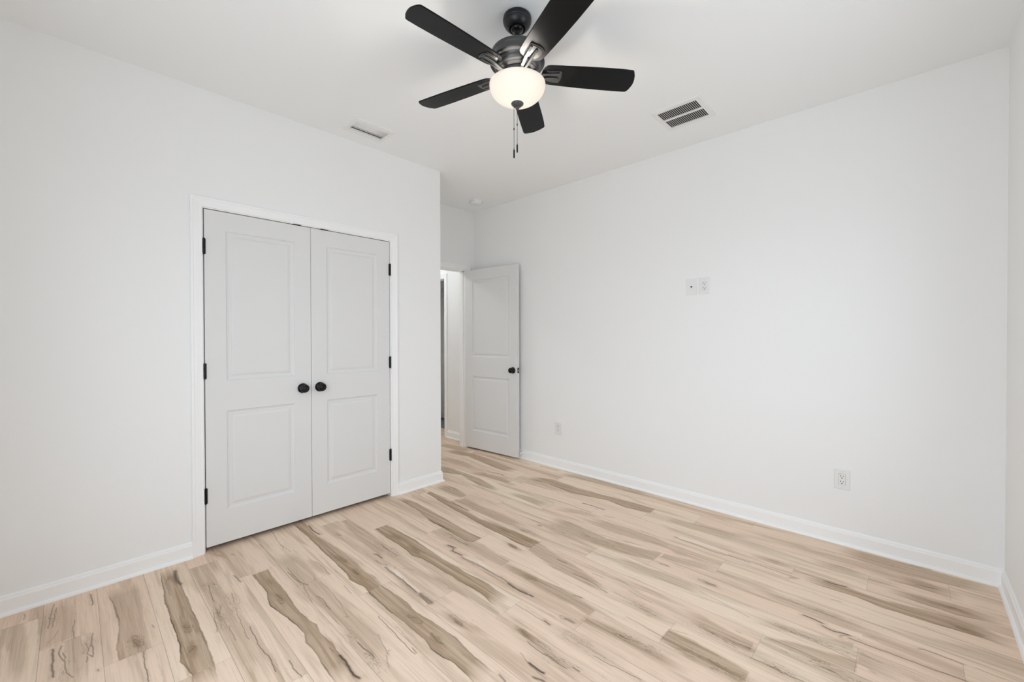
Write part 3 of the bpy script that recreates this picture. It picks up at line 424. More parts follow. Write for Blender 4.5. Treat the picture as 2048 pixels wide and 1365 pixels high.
def floor_mesh(name, xs, ys):
    nx, ny = len(xs), len(ys)
    gx, gy = np.meshgrid(xs, ys)
    co = np.stack([gx, gy, np.zeros_like(gx)], -1).reshape(-1, 3).astype(np.float32)
    i = np.arange((ny-1)*nx).reshape(ny-1, nx)[:, :-1].ravel()
    fa = np.stack([i, i+1, i+nx+1, i+nx], -1).astype(np.int32)
    me = bpy.data.meshes.new(name)
    me.vertices.add(len(co)); me.vertices.foreach_set('co', co.ravel())
    me.loops.add(fa.size); me.loops.foreach_set('vertex_index', fa.ravel())
    me.polygons.add(len(fa)); me.polygons.foreach_set('loop_start', np.arange(len(fa), dtype=np.int32)*4)
    me.update(calc_edges=True)
    h, d, p, q = floor_figure(xs, ys)
    at = me.color_attributes.new('figure', 'FLOAT_COLOR', 'POINT')
    at.data.foreach_set('color', np.stack([h, d, p, q], -1).reshape(-1).astype(np.float32))
    me.materials.append(M['floor'])
    o = bpy.data.objects.new(name, me); C.objects.link(o)
    return o
struct(floor_mesh('floor', np.arange(-0.90, W+TW+0.005, 0.007), np.arange(YF-TW, D+0.13, 0.0022)),
       'pale spalted maple plank floor running along the long white wall', 'floor')
struct(floor_mesh('floor_hall', np.arange(-3.0, -0.8925, 0.02), np.arange(1.4, 3.732, 0.01)),
       'narrow strip of wood plank floor in the hall past the doorway', 'floor')
struct(MB().box(-3.0, 3.73, -0.02, -1.2, 4.4, 0.0).build('floor_tile', M['tile']),
       'dark grey floor just visible through the far hall doorway', 'floor')

# ------------------------------------------------------------------ walls and ceiling
def wall_holes(name, axis, plane, back, a0, a1, holes, label, z1=H):
    """wall slab between plane and back (on axis x or y), along a0..a1, with rectangular holes (b0,b1,z0,z1)"""
    mb = MB()
    def bx(p0, p1, q0, q1):
        if p1-p0 < 1e-6 or q1-q0 < 1e-6: return
        lo, hi = min(plane, back), max(plane, back)
        if axis == 'x': mb.box(lo, p0, q0, hi, p1, q1)
        else: mb.box(p0, lo, q0, p1, hi, q1)
    cur = a0
    for (b0, b1, c0, c1) in sorted(holes):
        bx(cur, b0, 0, z1); bx(b0, b1, 0, c0); bx(b0, b1, c1, z1); cur = b1
    bx(cur, a1, 0, z1)
    return struct(mb.build(name, M['wall']), label, 'wall')
DZ = 2.041                                    # door top
C0, C1 = 0.6925, 1.9030                       # closet leaves span y
JG = 0.0058
wall_holes('wall_left', 'x', 0, -TW, YF-TW, YA, [(C0-JG-0.018, C1+JG+0.018, 0, DZ+JG+0.018)], 'plain white wall around the closet double doors')
wall_holes('wall_closet_end', 'y', YA, YA-TW, -RX-TW, -TW, [], 'short white wall end beside the entry door alcove')
E0, E1 = 2.525, 3.300                         # entry opening along y
wall_holes('wall_alcove', 'x', -RX, -RX-TW, YA-TW, D+0.001, [(E0-0.02, E1+0.02, 0, DZ+0.025)], 'white wall above and beside the open entry doorway')
wall_holes('wall_back', 'y', D, D+TW, -RX-TW, W+TW, [], 'long blank white wall carrying the outlets')
wall_holes('wall_right', 'x', W, W+TW, YF-TW, D, [WIN['right']], 'white wall at the far right edge of the view')
wall_holes('wall_front', 'y', YF, YF-TW, 0, W, [WIN['front']], 'white window wall behind the viewer')
# closet interior
mb = MB(); mb.box(-0.72, 0.2, 0, -0.70, YA-TW, H); mb.box(-0.70, 0.2, 0, -TW, 0.22, H)
struct(mb.build('wall_closet', M['wall']), 'closet interior walls behind the double doors', 'wall')
# hall: back wall line slightly behind the room's back wall, a doorway in it, then a dim room
HY = 3.452
wall_holes('wall_hall', 'y', HY, HY+TW, -3.0, -RX-TW, [(-2.10, -1.305, 0, DZ+0.01)], 'white hall wall seen through the entry doorway')
wall_holes('wall_hall_side', 'x', -3.0, -3.0-TW, 1.4, 4.4, [], 'hall end wall beyond the doorway')
wall_holes('wall_hall_near', 'y', 1.4, 1.4-TW, -3.0, -0.70, [], 'hall wall on the near side')
wall_holes('wall_hall_closet', 'x', -RX-TW, -RX-TW+0.02, 1.4, YA-TW, [], 'hall side of the closet wall')
wall_holes('wall_far_room', 'y', 4.14, 4.16, -3.0, -1.2, [(-2.70, -1.90, 0, DZ+0.006)], 'dim wall of the room across the hall')
wall_holes('wall_far_light_block', 'y', 4.4, 4.5, -3.0-TW, -1.18, [], 'unseen wall added behind the dim room door to block outside light')  # added to stop sky light leaking under the far door
wall_holes('wall_far_room_side', 'x', -1.2, -1.18, HY+TW, 4.4, [], 'side wall of the dim room across the hall')
struct(MB().box(-3.0, 1.3, H, W+TW, 4.5, H+0.1).box(-0.9, YF-TW, H, W+TW, 1.3, H+0.1).build('ceiling', M['ceiling']), 'flat white ceiling carrying the black fan', 'ceiling')

# ------------------------------------------------------------------ casings, jambs, baseboards
CAS = [(0.0, 0.0), (0.0, 0.008), (0.004, 0.0095), (0.010, 0.0085), (0.014, 0.0085), (0.030, 0.0115), (0.042, 0.0130), (0.046, 0.0160), (0.054, 0.0165), (0.057, 0.0150), (0.057, 0.0)]
def casing(mb, a0, a1, z1, fr, z0=None, prof=CAS):
    """mitred casing round an opening a0..a1 up to z1; fr maps (along, out, z) to the world; z0 closes the fourth side"""
    rings = []
    for k in range(4):
        r = []
        for o, t in prof:
            a = a0-o if k in (0, 1) else a1+o
            z = (0.0 if z0 is None else z0-o) if k in (0, 3) else z1+o
            r.append(fr(a, t, z))
        rings.append(r)
    n = len(prof); vs = [p for r in rings for p in r]; fs = []
    for k in range(4 if z0 is not None else 3):
        q = (k+1) % 4
        for i in range(n-1): fs.append((k*n+i, k*n+i+1, q*n+i+1, q*n+i))
    if z0 is None: fs += [list(range(n)), [3*n+i for i in range(n)]]
    return mb.add(vs, fs)
RV = 0.005
# trim_1: closet jambs + casing
mb = MB(); J0, J1, JZ = C0-JG, C1+JG, DZ+JG
mb.box(-TW, J0-0.018, 0, 0, J0, JZ+0.018); mb.box(-TW, J1, 0, 0, J1+0.018, JZ+0.018); mb.box(-TW, J0, JZ, 0, J1, JZ+0.018)
casing(mb, J0-RV, J1+RV, JZ+RV, lambda a, t, z: (t, a, z))
tr1 = struct(mb.build('trim_1', M['trim']), 'white casing and jamb framing the closet double doors', 'door casing')
for yc in (1.208, 1.392):                     # roller catch plates in the head jamb
    c = MB().box(-0.03, yc-0.028, JZ-0.0022, 0.003, yc+0.028, JZ+0.0002, 0.0008)
    c.box(0.002, yc-0.024, JZ-0.005, 0.0042, yc+0.024, JZ+0.0005, 0.0008)
    tag(c.build('catch_plate', M['black_metal'], tr1), 'small black roller catch plate above the doors')
# trim_2: entry jambs + casing on both sides
mb = MB(); EZ = DZ+0.006
mb.box(-RX-TW, E0-0.02, 0, -RX, E0, EZ+0.02); mb.box(-RX-TW, E1, 0, -RX, E1+0.02, EZ+0.02); mb.box(-RX-TW, E0, EZ, -RX, E1, EZ+0.02)
mb.box(-RX-0.075, E0, 0, -RX-0.042, E0+0.011, EZ); mb.box(-RX-0.075, E1-0.011, 0, -RX-0.042, E1, EZ); mb.box(-RX-0.075, E0, EZ-0.011, -RX-0.042, E1, EZ)
casing(mb, E0-RV, E1+RV, EZ+RV, lambda a, t, z: (-RX+t, a, z))
casing(mb, E0-RV, E1+RV, EZ+RV, lambda a, t, z: (-RX-TW-t, a, z))
struct(mb.build('trim_2', M['trim']), 'white casing and jamb of the open entry doorway', 'door casing')
# trim_3: doorway across the hall
mb = MB()
mb.box(-2.10, HY, 0, -2.08, HY+TW, DZ+0.01); mb.box(-1.325, HY, 0, -1.305, HY+TW, DZ+0.01); mb.box(-2.08, HY, DZ-0.01, -1.325, HY+TW, DZ+0.01)
casing(mb, -2.085, -1.32, DZ-0.005, lambda a, t, z: (a, HY-t, z))
struct(mb.build('trim_3', M['trim']), 'white casing of the far doorway across the hall', 'door casing')

BASE = [(0.0, 0.0), (0.0125, 0.0), (0.0125, 0.068), (0.0115, 0.074), (0.0085, 0.078), (0.0080, 0.084), (0.0045, 0.091), (0.0, 0.092)]
SHOE = [(0.0125, 0.0)] + [(0.0125+0.0125*math.cos(a*math.pi/12), 0.0165*math.sin(a*math.pi/12)) for a in range(7)]
def offs(pts, i, o):
    """mitred offset of polyline point i to its left by o"""
    def nrm(a, b):
        d = Vector(b)-Vector(a); d.normalize(); return Vector((-d.y, d.x))
    n0 = nrm(pts[i-1], pts[i]) if i > 0 else None
    n1 = nrm(pts[i], pts[i+1]) if i < len(pts)-1 else None
    if n0 is None: m = n1
    elif n1 is None: m = n0
    else: m = (n0+n1)/(1+n0.dot(n1))
    return Vector(pts[i])+m*o
def skirting(name, pts, i0, i1, label):
    def sweep(prof):
        mb = MB(); rings = []
        for i in range(i0, i1+1): rings.append([(*offs(pts, i, t), z) for t, z in prof])
        n = len(prof)
        for r0, r1 in zip(rings, rings[1:]):
            mb.add(r0+r1, [(k, k+1, n+k+1, n+k) for k in range(n-1)])
        mb.add(rings[0], [list(range(n))]); mb.add(rings[-1], [list(range(n))])
        return mb
    b = struct(sweep(BASE).build(name, M['trim']), label, 'baseboard')
    sweep(SHOE).build('shoe_moulding', M['trim'], b)
cl, cr_ = J0-RV-0.057, J1+RV+0.057
P1 = [(W, D), (0.0, D)]
skirting('baseboard_left', [(0.0, cl), (0.0, YF), (W, YF)], 0, 1, 'white baseboard along the wall left of the closet')
skirting('baseboard_corner', [(-RX, E0-RV-0.057), (-RX, YA), (0.0, YA), (0.0, cr_)], 0, 3, 'short white baseboard wrapping the wall corner right of the closet')
skirting('baseboard_back', [(W, YF), (W, D), (-RX, D), (-RX, E1+0.07)], 1, 2, 'long white baseboard with shoe moulding under the blank wall')
skirting('baseboard_right', [(0, YF), (W, YF), (W, D), (-RX, D)], 1, 2, 'white baseboard at the far right edge of the view')
skirting('baseboard_front', [(0, 0), (0, YF), (W, YF), (W, D)], 1, 2, 'white baseboard under the window behind the viewer')
skirting('baseboard_hall', [(-RX-TW, E1+0.1), (-RX-TW, HY), (-1.262, HY)], 1, 2, 'white baseboard in the hall beyond the doorway')

# ------------------------------------------------------------------ two panel doors
STK = [(0.0, 0.0), (0.0035, 0.0055), (0.013, 0.0095), (0.027, 0.0095), (0.031, 0.0060), (0.043, 0.0030)]
def door_leaf(w, h0, h1, th, su=0.1065, zs=(0.229, 0.833, 1.018, 1.927), hflip=False):
    """leaf in local (u 0..w, v 0..th, z); both faces moulded with two panels"""
    mb = MB()
    us = [0, su, w-su, w]; zz = [h0, zs[0], zs[1], zs[2], zs[3], h1]
    for v0, sg in ((0.0, 1), (th, -1)):
        for i in range(3):
            for j in range(5):
                a, b, c, d = us[i], us[i+1], zz[j], zz[j+1]
                if i == 1 and j in (1, 3):
                    rings = [[(a+o, v0+sg*q, c+o), (b-o, v0+sg*q, c+o), (b-o, v0+sg*q, d-o), (a+o, v0+sg*q, d-o)] for o, q in STK]
                    for r0, r1 in zip(rings, rings[1:]):
                        mb.add(r0+r1, [(k, (k+1) % 4, 4+(k+1) % 4, 4+k) for k in range(4)])
                    mb.add(rings[-1], [(0, 1, 2, 3)])
                else:
                    mb.add([(a, v0, c), (b, v0, c), (b, v0, d), (a, v0, d)], [(0, 1, 2, 3)])
    for i in range(3):
        for z in (h0, h1):
            mb.add([(us[i], 0, z), (us[i+1], 0, z), (us[i+1], th, z), (us[i], th, z)], [(0, 1, 2, 3)])
    for j in range(5):
        for u in (0, w):
            mb.add([(u, 0, zz[j]), (u, th, zz[j]), (u, th, zz[j+1]), (u, 0, zz[j+1])], [(0, 1, 2, 3)])
    import bmesh
    return mb
def weld(o):
    import bmesh
    b = bmesh.new(); b.from_mesh(o.data); bmesh.ops.remove_doubles(b, verts=b.verts, dist=1e-5)
    bmesh.ops.recalc_face_normals(b, faces=b.faces); b.to_mesh(o.data); b.free()
KNOB = [(0.0, 0.0), (0.033, 0.0), (0.034, 0.002), (0.033, 0.0055), (0.026, 0.008), (0.0255, 0.0095), (0.016, 0.011), (0.0115, 0.014), (0.0110, 0.024), (0.013, 0.027),
        (0.0215, 0.030), (0.0265, 0.0345), (0.0285, 0.040), (0.0280, 0.045), (0.0255, 0.0485), (0.0205, 0.0510), (0.0150, 0.0515), (0.0140, 0.0500), (0.0128, 0.0500), (0.0118, 0.0518), (0.0070, 0.0528), (0.0, 0.0530)]
def knob(parent, m, scale=1.0, label=None):
    o = MB().lathe([(r, z*scale) for r, z in KNOB], 40, m).build('knob', M['black_metal'], parent)
    o['label'] = label or 'round black door knob with rosette'
    return o
def hinge(parent, x, y, z, sy):
    h = 0.0445
    mb = MB()
    for k in range(5):
        a = z-h+k*(2*h/5)
        mb.lathe([(0, a+0.0004), (0.0062, a+0.0004), (0.0062, a+2*h/5-0.0004), (0, a+2*h/5-0.0004)], 16, T(x, y, 0), split=True)
    mb.lathe([(0, z+h), (0.0048, z+h), (0.0048, z+h+0.0025), (0.0025, z+h+0.004), (0, z+h+0.0042)], 16, T(x, y, 0), split=True)
    mb.lathe([(0, z-h-0.004), (0.0025, z-h-0.004), (0.0048, z-h-0.002), (0.0048, z-h), (0, z-h)], 16, T(x, y, 0), split=True)
    mb.box(x-0.010, y-0.0018, z-h, x, y+0.0018, z+h)
    mb.box(0.0002, min(y, y+sy*0.009), z-h, 0.0018, max(y, y+sy*0.009), z+h)
    o = mb.build('hinge', M['black_metal'], parent)
    o['label'] = 'black butt hinge'
    return o
def inv_parent(o, root): o.parent = root; o.matrix_parent_inverse = root.matrix_world.inverted()
TH = 0.035
def closet_leaf(name, y0, y1, label, hinge_y, hs, knob_y):
    root = door_leaf(y1-y0, 0.029, DZ, TH, 0.1065).build(name, M['door'])
    weld(root)
    # local u -> +y, local v -> -x (front face at x = 0)
    for v in root.data.vertices: v.co = Vector((-v.co.y, y0+v.co.x, v.co.z))
    weld(root)
    struct(root, label, 'closet door')
    for z in (1.8205, 1.080, 0.338): hinge(root, 0.0062, hinge_y, z, hs)
    knob(root, basis((0, knob_y, 0.932), (0, 1, 0), (0, 0, 1), (1, 0, 0)))
    return root
GP = 0.0014
closet_leaf('door_1', C0, (C0+C1)/2-GP, 'left white two-panel closet door leaf, hinged beside the long plain wall', C0-0.0025, 1, 1.2405)
closet_leaf('door_2', (C0+C1)/2+GP, C1, 'right white two-panel closet door leaf, beside the wall corner', C1+0.0025, -1, 1.3555)

# entry door, swung open against the back wall
EW = 0.764
edoor = door_leaf(EW, 0.020, DZ+0.001, TH, 0.1065, (0.218, 0.838, 1.056, 1.927)).build('door_3', M['door'])
weld(edoor)
edoor.location = (-0.7105, 3.2845, 0); edoor.rotation_euler = (0, 0, math.radians(4.55))
struct(edoor, 'open white two-panel entry door swung back toward the long wall', 'entry door')
knob(edoor, basis((EW-0.057, 0, 0.931), (1, 0, 0), (0, 0, 1), (0, -1, 0)), 1.0)
knob(edoor, basis((EW-0.057, TH, 0.931), (1, 0, 0), (0, 0, 1), (0, 1, 0)), 0.76)
lt = MB().box(EW-0.0005, 0.005, 0.931-0.028, EW+0.0012, 0.030, 0.931+0.028, 0.0005).build('latch_plate', M['black_metal'], edoor)
lt['label'] = 'black latch face plate on the door edge'
lb = MB().prism([(0, -0.006), (0.010, -0.006), (0.003, 0.006), (0, 0.006)], 0.931-0.0085, 0.931+0.0085, T(EW+0.001, 0.0175, 0)).build('latch_bolt', M['steel'], lt)
lb['label'] = 'bright steel latch bolt'
for z in (1.82, 1.03, 0.24):
    mb = MB().lathe([(0, z-0.045), (0.006, z-0.045), (0.006, z+0.045), (0, z+0.045)], 14, T(-0.004, TH+0.003, 0), split=True)
    mb.build('hinge', M['black_metal'], edoor)['label'] = 'black butt hinge'
# door of the dim room across the hall
fdoor = door_leaf(0.78, 0.018, DZ, TH, 0.1065).build('door_4', M['door']); weld(fdoor)
fdoor.location = (-2.69, 4.13, 0)
struct(fdoor, 'dim grey panel door glimpsed through the far hall doorway', 'interior door')
knob(fdoor, basis((0.06, 0, 0.931), (1, 0, 0), (0, 0, 1), (0, -1, 0)), 1.0)

# ------------------------------------------------------------------ windows out of view; the right one is added for its light
def window(name, a0, a1, z0, z1, fr, label):
    mb = MB()
    def bx(p0, p1, q0, q1, t0, t1, m=mb):
        c = [fr(p, t, q) for p in (p0, p1) for t in (t0, t1) for q in (q0, q1)]
        xs, ys, zs = zip(*c); m.box(min(xs), min(ys), min(zs), max(xs), max(ys), max(zs), 0.002)
    fw = 0.045
    bx(a0, a0+fw, z0, z1, -TW, -0.02); bx(a1-fw, a1, z0, z1, -TW, -0.02); bx(a0+fw, a1-fw, z0, z0+fw, -TW, -0.02); bx(a0+fw, a1-fw, z1-fw, z1, -TW, -0.02)
    root = struct(mb.build(name, M['plastic']), label, 'window')
    zm = (z0+z1)/2
    for q0, q1, d in ((z0+fw, zm+0.018, -0.055), (zm-0.018, z1-fw, -0.085)):
        s = MB(); w = 0.036
        bx(a0+fw, a0+fw+w, q0, q1, d-0.015, d+0.015, s); bx(a1-fw-w, a1-fw, q0, q1, d-0.015, d+0.015, s)
        bx(a0+fw+w, a1-fw-w, q0, q0+w, d-0.015, d+0.015, s); bx(a0+fw+w, a1-fw-w, q1-w, q1, d-0.015, d+0.015, s)
        so = s.build('sash', M['plastic'], root)
        p = MB(); bx(a0+fw+w, a1-fw-w, q0+w, q1-w, d-0.003, d+0.003, p); p.build('pane', M['glass'], so)
    cs = MB(); casing(cs, a0, a1, z1, fr, z0); cs.build('casing', M['trim'], root)
w_ = WIN['front']; window('window_1', *w_, lambda a, t, z: (a, YF+t, z), 'white sash window in the wall behind the viewer')
w_ = WIN['right']; window('window_added', *w_, lambda a, t, z: (W-t, a, z), 'unseen white sash window added in the right wall for its daylight')

# ------------------------------------------------------------------ wall plates
def plate(name, x, z, label, kind, group=None):
    root = thing(name, label, 'outlet' if kind == 'outlet' else 'wall plate', (x, D, z), group=group)
    w, h, t = 0.0395, 0.061, 0.0055
    m = basis((0, 0, 0), (1, 0, 0), (0, 0, 1), (0, -1, 0))
    pl = MB().prism([(-w, -h), (w, -h), (w, h), (-w, h)], 0, t, m, 0.0018)
    if kind == 'outlet':
        pl.v = []; pl.f = []; pl.sm = []
        o, i = [(-w, -h), (w, -h), (w, h), (-w, h)], [(-0.0172, -0.034), (0.0172, -0.034), (0.0172, 0.034), (-0.0172, 0.034)]
        ow, oh = w-0.0025, h-0.0025
        rings = [[(a, -0.0, b) for a, b in o], [(a, -0.0035, b) for a, b in o], [(a*ow/w, -t, b*oh/h) for a, b in o], [(a, -t, b) for a, b in i], [(a, -0.001, b) for a, b in i]]
        vs = [p for r in rings for p in r]
        pl.add(vs, [(k*4+q, k*4+(q+1) % 4, (k+1)*4+(q+1) % 4, (k+1)*4+q) for k in range(4) for q in range(4)])
    pl.build('cover_plate', M['plastic'], root)
    if kind == 'outlet':
        r = MB().prism([(-0.0165, -0.0333), (0.0165, -0.0333), (0.0165, 0.0333), (-0.0165, 0.0333)], 0.0005, 0.0062, m, 0.0012).build('receptacle', M['plastic'], root)
        s = MB()
        for zc in (0.0165, -0.0165):
            s.box(-0.0076, -0.0066, zc-0.0005, -0.0050, -0.0055, zc+0.0085); s.box(0.0050, -0.0066, zc+0.0005, 0.0073, -0.0055, zc+0.0075)
            s.prism([(0.0032*math.cos(a*math.pi/8), zc-0.0075+0.0030*math.sin(a*math.pi/8)) for a in range(16)], 0.0055, 0.0066, m)
        s.build('slots', M['slot'], r)['label'] = 'dark plug slots'
        for zc in (0.0475, -0.0475):
            MB().lathe([(0, 0.0045), (0.0032, 0.0045), (0.0030, 0.0062), (0, 0.0066)], 14, m @ T(0, zc, 0)).build('screw', M['plastic'], root)
    else:
        j = MB().lathe([(0, 0.004), (0.0055, 0.004), (0.0055, 0.0075), (0.0046, 0.0078), (0.0046, 0.0125), (0.0030, 0.0125), (0.0030, 0.006), (0.0, 0.006)], 20, m, split=True)
        j.build('coax_jack', M['black_metal'], root)['label'] = 'small dark round cable jack'
        for zc in (0.045, -0.045):
            MB().lathe([(0, 0.0045), (0.0032, 0.0045), (0.0030, 0.0062), (0, 0.0066)], 14, m @ T(0, zc, 0)).build('screw', M['plastic'], root)
    return root
plate('cable_plate', 1.803, 1.662, 'blank white wall plate with one dark cable jack, left of the upper outlet', 'cable')
plate('power_outlet', 1.898, 1.663, 'white outlet mounted high on the wall beside the cable plate', 'outlet', 'power outlets on the long wall')
plate('power_outlet', 2.7165, 0.3995, 'white outlet low on the wall near the right corner', 'outlet', 'power outlets on the long wall')
plate('power_outlet', 0.528, 0.387, 'white outlet low on the wall just right of the open door', 'outlet', 'power outlets on the long wall')

# ------------------------------------------------------------------ door stop on the baseboard
ds = thing('door_stop', 'tiny white door stop on the baseboard behind the open door edge', 'door stop', (0.068, D-0.0125, 0.062))
m = basis((0, 0, 0), (1, 0, 0), (0, 0, 1), (0, -1, 0))
MB().lathe([(0, 0), (0.015, 0), (0.0145, 0.003), (0.007, 0.010), (0.0055, 0.030), (0.0052, 0.034)], 20, m).build('stop_base', M['plastic'], ds)
MB().lathe([(0.0, 0.033), (0.008, 0.033), (0.009, 0.035), (0.009, 0.043), (0.006, 0.046), (0, 0.046)], 20, m).build('stop_tip', M['rubber'], ds)

# ------------------------------------------------------------------ smoke detector
sd = thing('smoke_detector', 'round white smoke detector on the ceiling near the entry door', 'smoke detector', (-0.385, 3.165, H))
MB().lathe([(0, 0), (0.073, 0), (0.073, -0.007), (0.071, -0.009)], 48, split=True).build('base_ring', M['plastic'], sd)
MB().lathe([(0.069, -0.008), (0.070, -0.012), (0.067, -0.016), (0.066, -0.024), (0.060, -0.031), (0.048, -0.035), (0.030, -0.0365), (0, -0.037)], 48).build('cover', M['plastic'], sd)

# ------------------------------------------------------------------ ceiling register and return grille
vx0, vx1, vy0, vy1 = 0.142, 0.356, 1.461, 1.753
cv = thing('supply_register', 'white ceiling register with curved louvres above the closet doors', 'air vent', ((vx0+vx1)/2, (vy0+vy1)/2, H))
def frame_ring(mb, ox, oy, ix, iy, zs):
    o = [(-ox, -oy), (ox, -oy), (ox, oy), (-ox, oy)]; i = [(-ix, -iy), (ix, -iy), (ix, iy), (-ix, iy)]
    q = [(0.0, o, 1), (-zs*0.6, o, 1), (-zs, o, 0.985), (-zs, i, 1), (-0.0015, i, 1)]
    vs = [(a*s, b*s, z) for z, l, s in q for a, b in l]
    mb.add(vs, [(k*4+r, k*4+(r+1) % 4, (k+1)*4+(r+1) % 4, (k+1)*4+r) for k in range(4) for r in range(4)])
mb = MB(); ox, oy = (vx1-vx0)/2, (vy1-vy0)/2; ix, iy = 0.064, 0.119
frame_ring(mb, ox, oy, ix, iy, 0.009); mb.build('frame', M['vent'], cv)
MB().box(-ix, -iy, -0.0018, ix, iy, -0.0006).build('backing', M['duct_grey'], cv)
for k in range(5):                            # curved blades running along y
    xc = -ix+0.013+k*0.0255
    cw = 0.0225 if k < 2 else 0.0165
    pr = [(xc-cw/2+cw*q/6, -0.0022-0.0075*math.sin(q/6*math.pi/2)) for q in range(7)]
    if k >= 2: pr = [(2*xc+0.0010-x, z) for x, z in pr][::-1]
    b = MB()
    vs = [(x, y, z) for y in (-iy+0.001, iy-0.001) for x, z in pr] + [(x, y, z+0.0012) for y in (-iy+0.001, iy-0.001) for x, z in pr]
    fs = [(i, i+1, 7+i+1, 7+i) for i in range(6)] + [(14+i, 21+i, 21+i+1, 14+i+1) for i in range(6)]
    fs += [(i, 14+i, 14+i+1, i+1) for i in range(6)] + [(7+i, 7+i+1, 21+i+1, 21+i) for i in range(6)] + [(0, 7, 21, 14), (6, 20, 27, 13)]
    b.add(vs, fs, True); b.build('louvre', M['vent'], cv)
MB().lathe([(0, -0.009), (0.004, -0.009), (0.0035, -0.011), (0, -0.0115)], 12, T(-0.02, iy+0.013, 0)).build('screw', M['vent'], cv)

gx0, gx1, gy0, gy1 = 1.776, 2.086, 2.771, 3.083
rg = thing('return_grille', 'square white return air grille with two rows of dark slots', 'air vent', ((gx0+gx1)/2, (gy0+gy1)/2, H))
mb = MB(); ox, oy = (gx1-gx0)/2, (gy1-gy0)/2; ix, iy = 0.1235, 0.1185
frame_ring(mb, ox, oy, ix, iy, 0.008); mb.build('frame', M['vent'], rg)
MB().box(-ix, -iy, -0.0016, ix, iy, -0.0005).build('filter_backing', M['duct'], rg)
MB().box(-ix, -0.0085, -0.008, ix, 0.0085, -0.0010).build('centre_bar', M['vent'], rg)
mb = MB()
for k in range(1, 21):
    x = -ix+2*ix*k/21
    for y0, y1 in ((-iy, -0.0085), (0.0085, iy)): mb.box(x-0.0010, y0, -0.0046, x+0.0010, y1, -0.0034)
mb.build('fins', M['vent'], rg)

# ------------------------------------------------------------------ ceiling fan
fan = thing('ceiling_fan', 'matte black five-blade ceiling fan with glowing white glass bowl light', 'ceiling fan', (1.7122, 1.5677, H))
MB().lathe([(0, -0.0002), (0.060, -0.0002), (0.0635, -0.003), (0.0648, -0.009), (0.0650, -0.020), (0.0645, -0.0232), (0.0628, -0.0236), (0.0632, -0.0262), (0.0622, -0.031), (0.0575, -0.040), (0.050, -0.0485), (0.0415, -0.0545), (0.038, -0.0562), (0.0355, -0.0555), (0.0345, -0.052), (0.034, -0.030), (0, -0.028)], 64).build('canopy', M['canopy'], fan)
MB().lathe([(0, -0.029), (0.026, -0.034), (0.0315, -0.045), (0.031, -0.056), (0.024, -0.066), (0.0125, -0.070), (0.0120, -0.072), (0.0120, -0.150), (0, -0.150)], 40).build('downrod', M['black_metal'], fan)
MB().lathe([(0.0125, -0.108), (0.024, -0.110), (0.029, -0.116), (0.030, -0.150), (0.034, -0.155), (0.080, -0.1575), (0.108, -0.1605)], 64).build('coupling_cover', M['black_metal'], fan)
MB().lathe([(0.02, -0.156), (0.100, -0.158), (0.112, -0.161), (0.1185, -0.166), (0.1205, -0.172), (0.1205, -0.176), (0.1225, -0.178), (0.1235, -0.1805), (0.1230, -0.183), (0.1215, -0.185),
            (0.1220, -0.192), (0.1240, -0.205), (0.1250, -0.2100), (0.1248, -0.2135), (0.1215, -0.2160), (0.1130, -0.2180), (0.1095, -0.2185), (0.1078, -0.2205), (0.1055, -0.2235),
            (0.1040, -0.2260), (0.1035, -0.2300), (0.1010, -0.2370), (0.0965, -0.2430), (0.0900, -0.2462), (0.0880, -0.2470), (0.0872, -0.2500), (0.0830, -0.2515), (0.0780, -0.2520), (0.0750, -0.2560), (0.02, -0.2565)], 72).build('motor_housing', M['fan_metal'], fan)
MB().lathe([(0.02, -0.255), (0.074, -0.256), (0.0745, -0.262), (0.0745, -0.277), (0.073, -0.280), (0.064, -0.2815), (0.0620, -0.284), (0.0620, -0.302), (0.058, -0.306), (0.02, -0.306)], 56).build('switch_housing', M['fan_metal'], fan)
# blades with irons; blade frame: x along the blade, y across, z normal, origin on the axis
BZ = -0.2544; TAU = -0.1906
def blade_outline():
    top = [(0.1125, -0.012), (0.1145, -0.028), (0.1215, -0.044), (0.133, -0.0535), (0.150, -0.0565), (0.20, -0.0585), (0.30, -0.0620), (0.40, -0.0640), (0.48, -0.0640), (0.525, -0.0615), (0.5325, -0.0590), (0.5365, -0.0530)]
    tip = [(0.5455, -0.035), (0.5520, -0.012), (0.5545, 0.010), (0.5530, 0.026), (0.5470, 0.048), (0.5405, 0.0600), (0.5345, 0.0640)]
    bot = [(0.525, 0.0650), (0.48, 0.0650), (0.40, 0.0640), (0.30, 0.0610), (0.20, 0.0560), (0.158, 0.0530), (0.142, 0.0500), (0.128, 0.0400), (0.118, 0.024), (0.1135, 0.006)]
    return top+tip+bot
def blade_frame(a):
    r = Vector((math.cos(a), math.sin(a), 0)); t = Vector((-math.sin(a), math.cos(a), 0))
    y = t*math.cos(TAU)+Vector((0, 0, 1))*math.sin(TAU)
    return basis((0, 0, BZ), r, y, r.cross(y))
def shield(grow=0.0):
    p = [(0.128, -0.018), (0.134, -0.0275), (0.150, -0.0305), (0.196, -0.0325), (0.2015, -0.0300)]
    p += [(0.2050, -0.018), (0.2065, -0.004), (0.2060, 0.010), (0.2030, 0.022), (0.1975, 0.0320), (0.192, 0.0345)]
    p += [(0.170, 0.034), (0.150, 0.0310), (0.136, 0.024), (0.129, 0.012), (0.127, -0.004)]
    cx, cy = 0.166, 0.0
    return [(cx+(x-cx)*(1+grow), cy+(y-cy)*(1+grow)) for x, y in p]
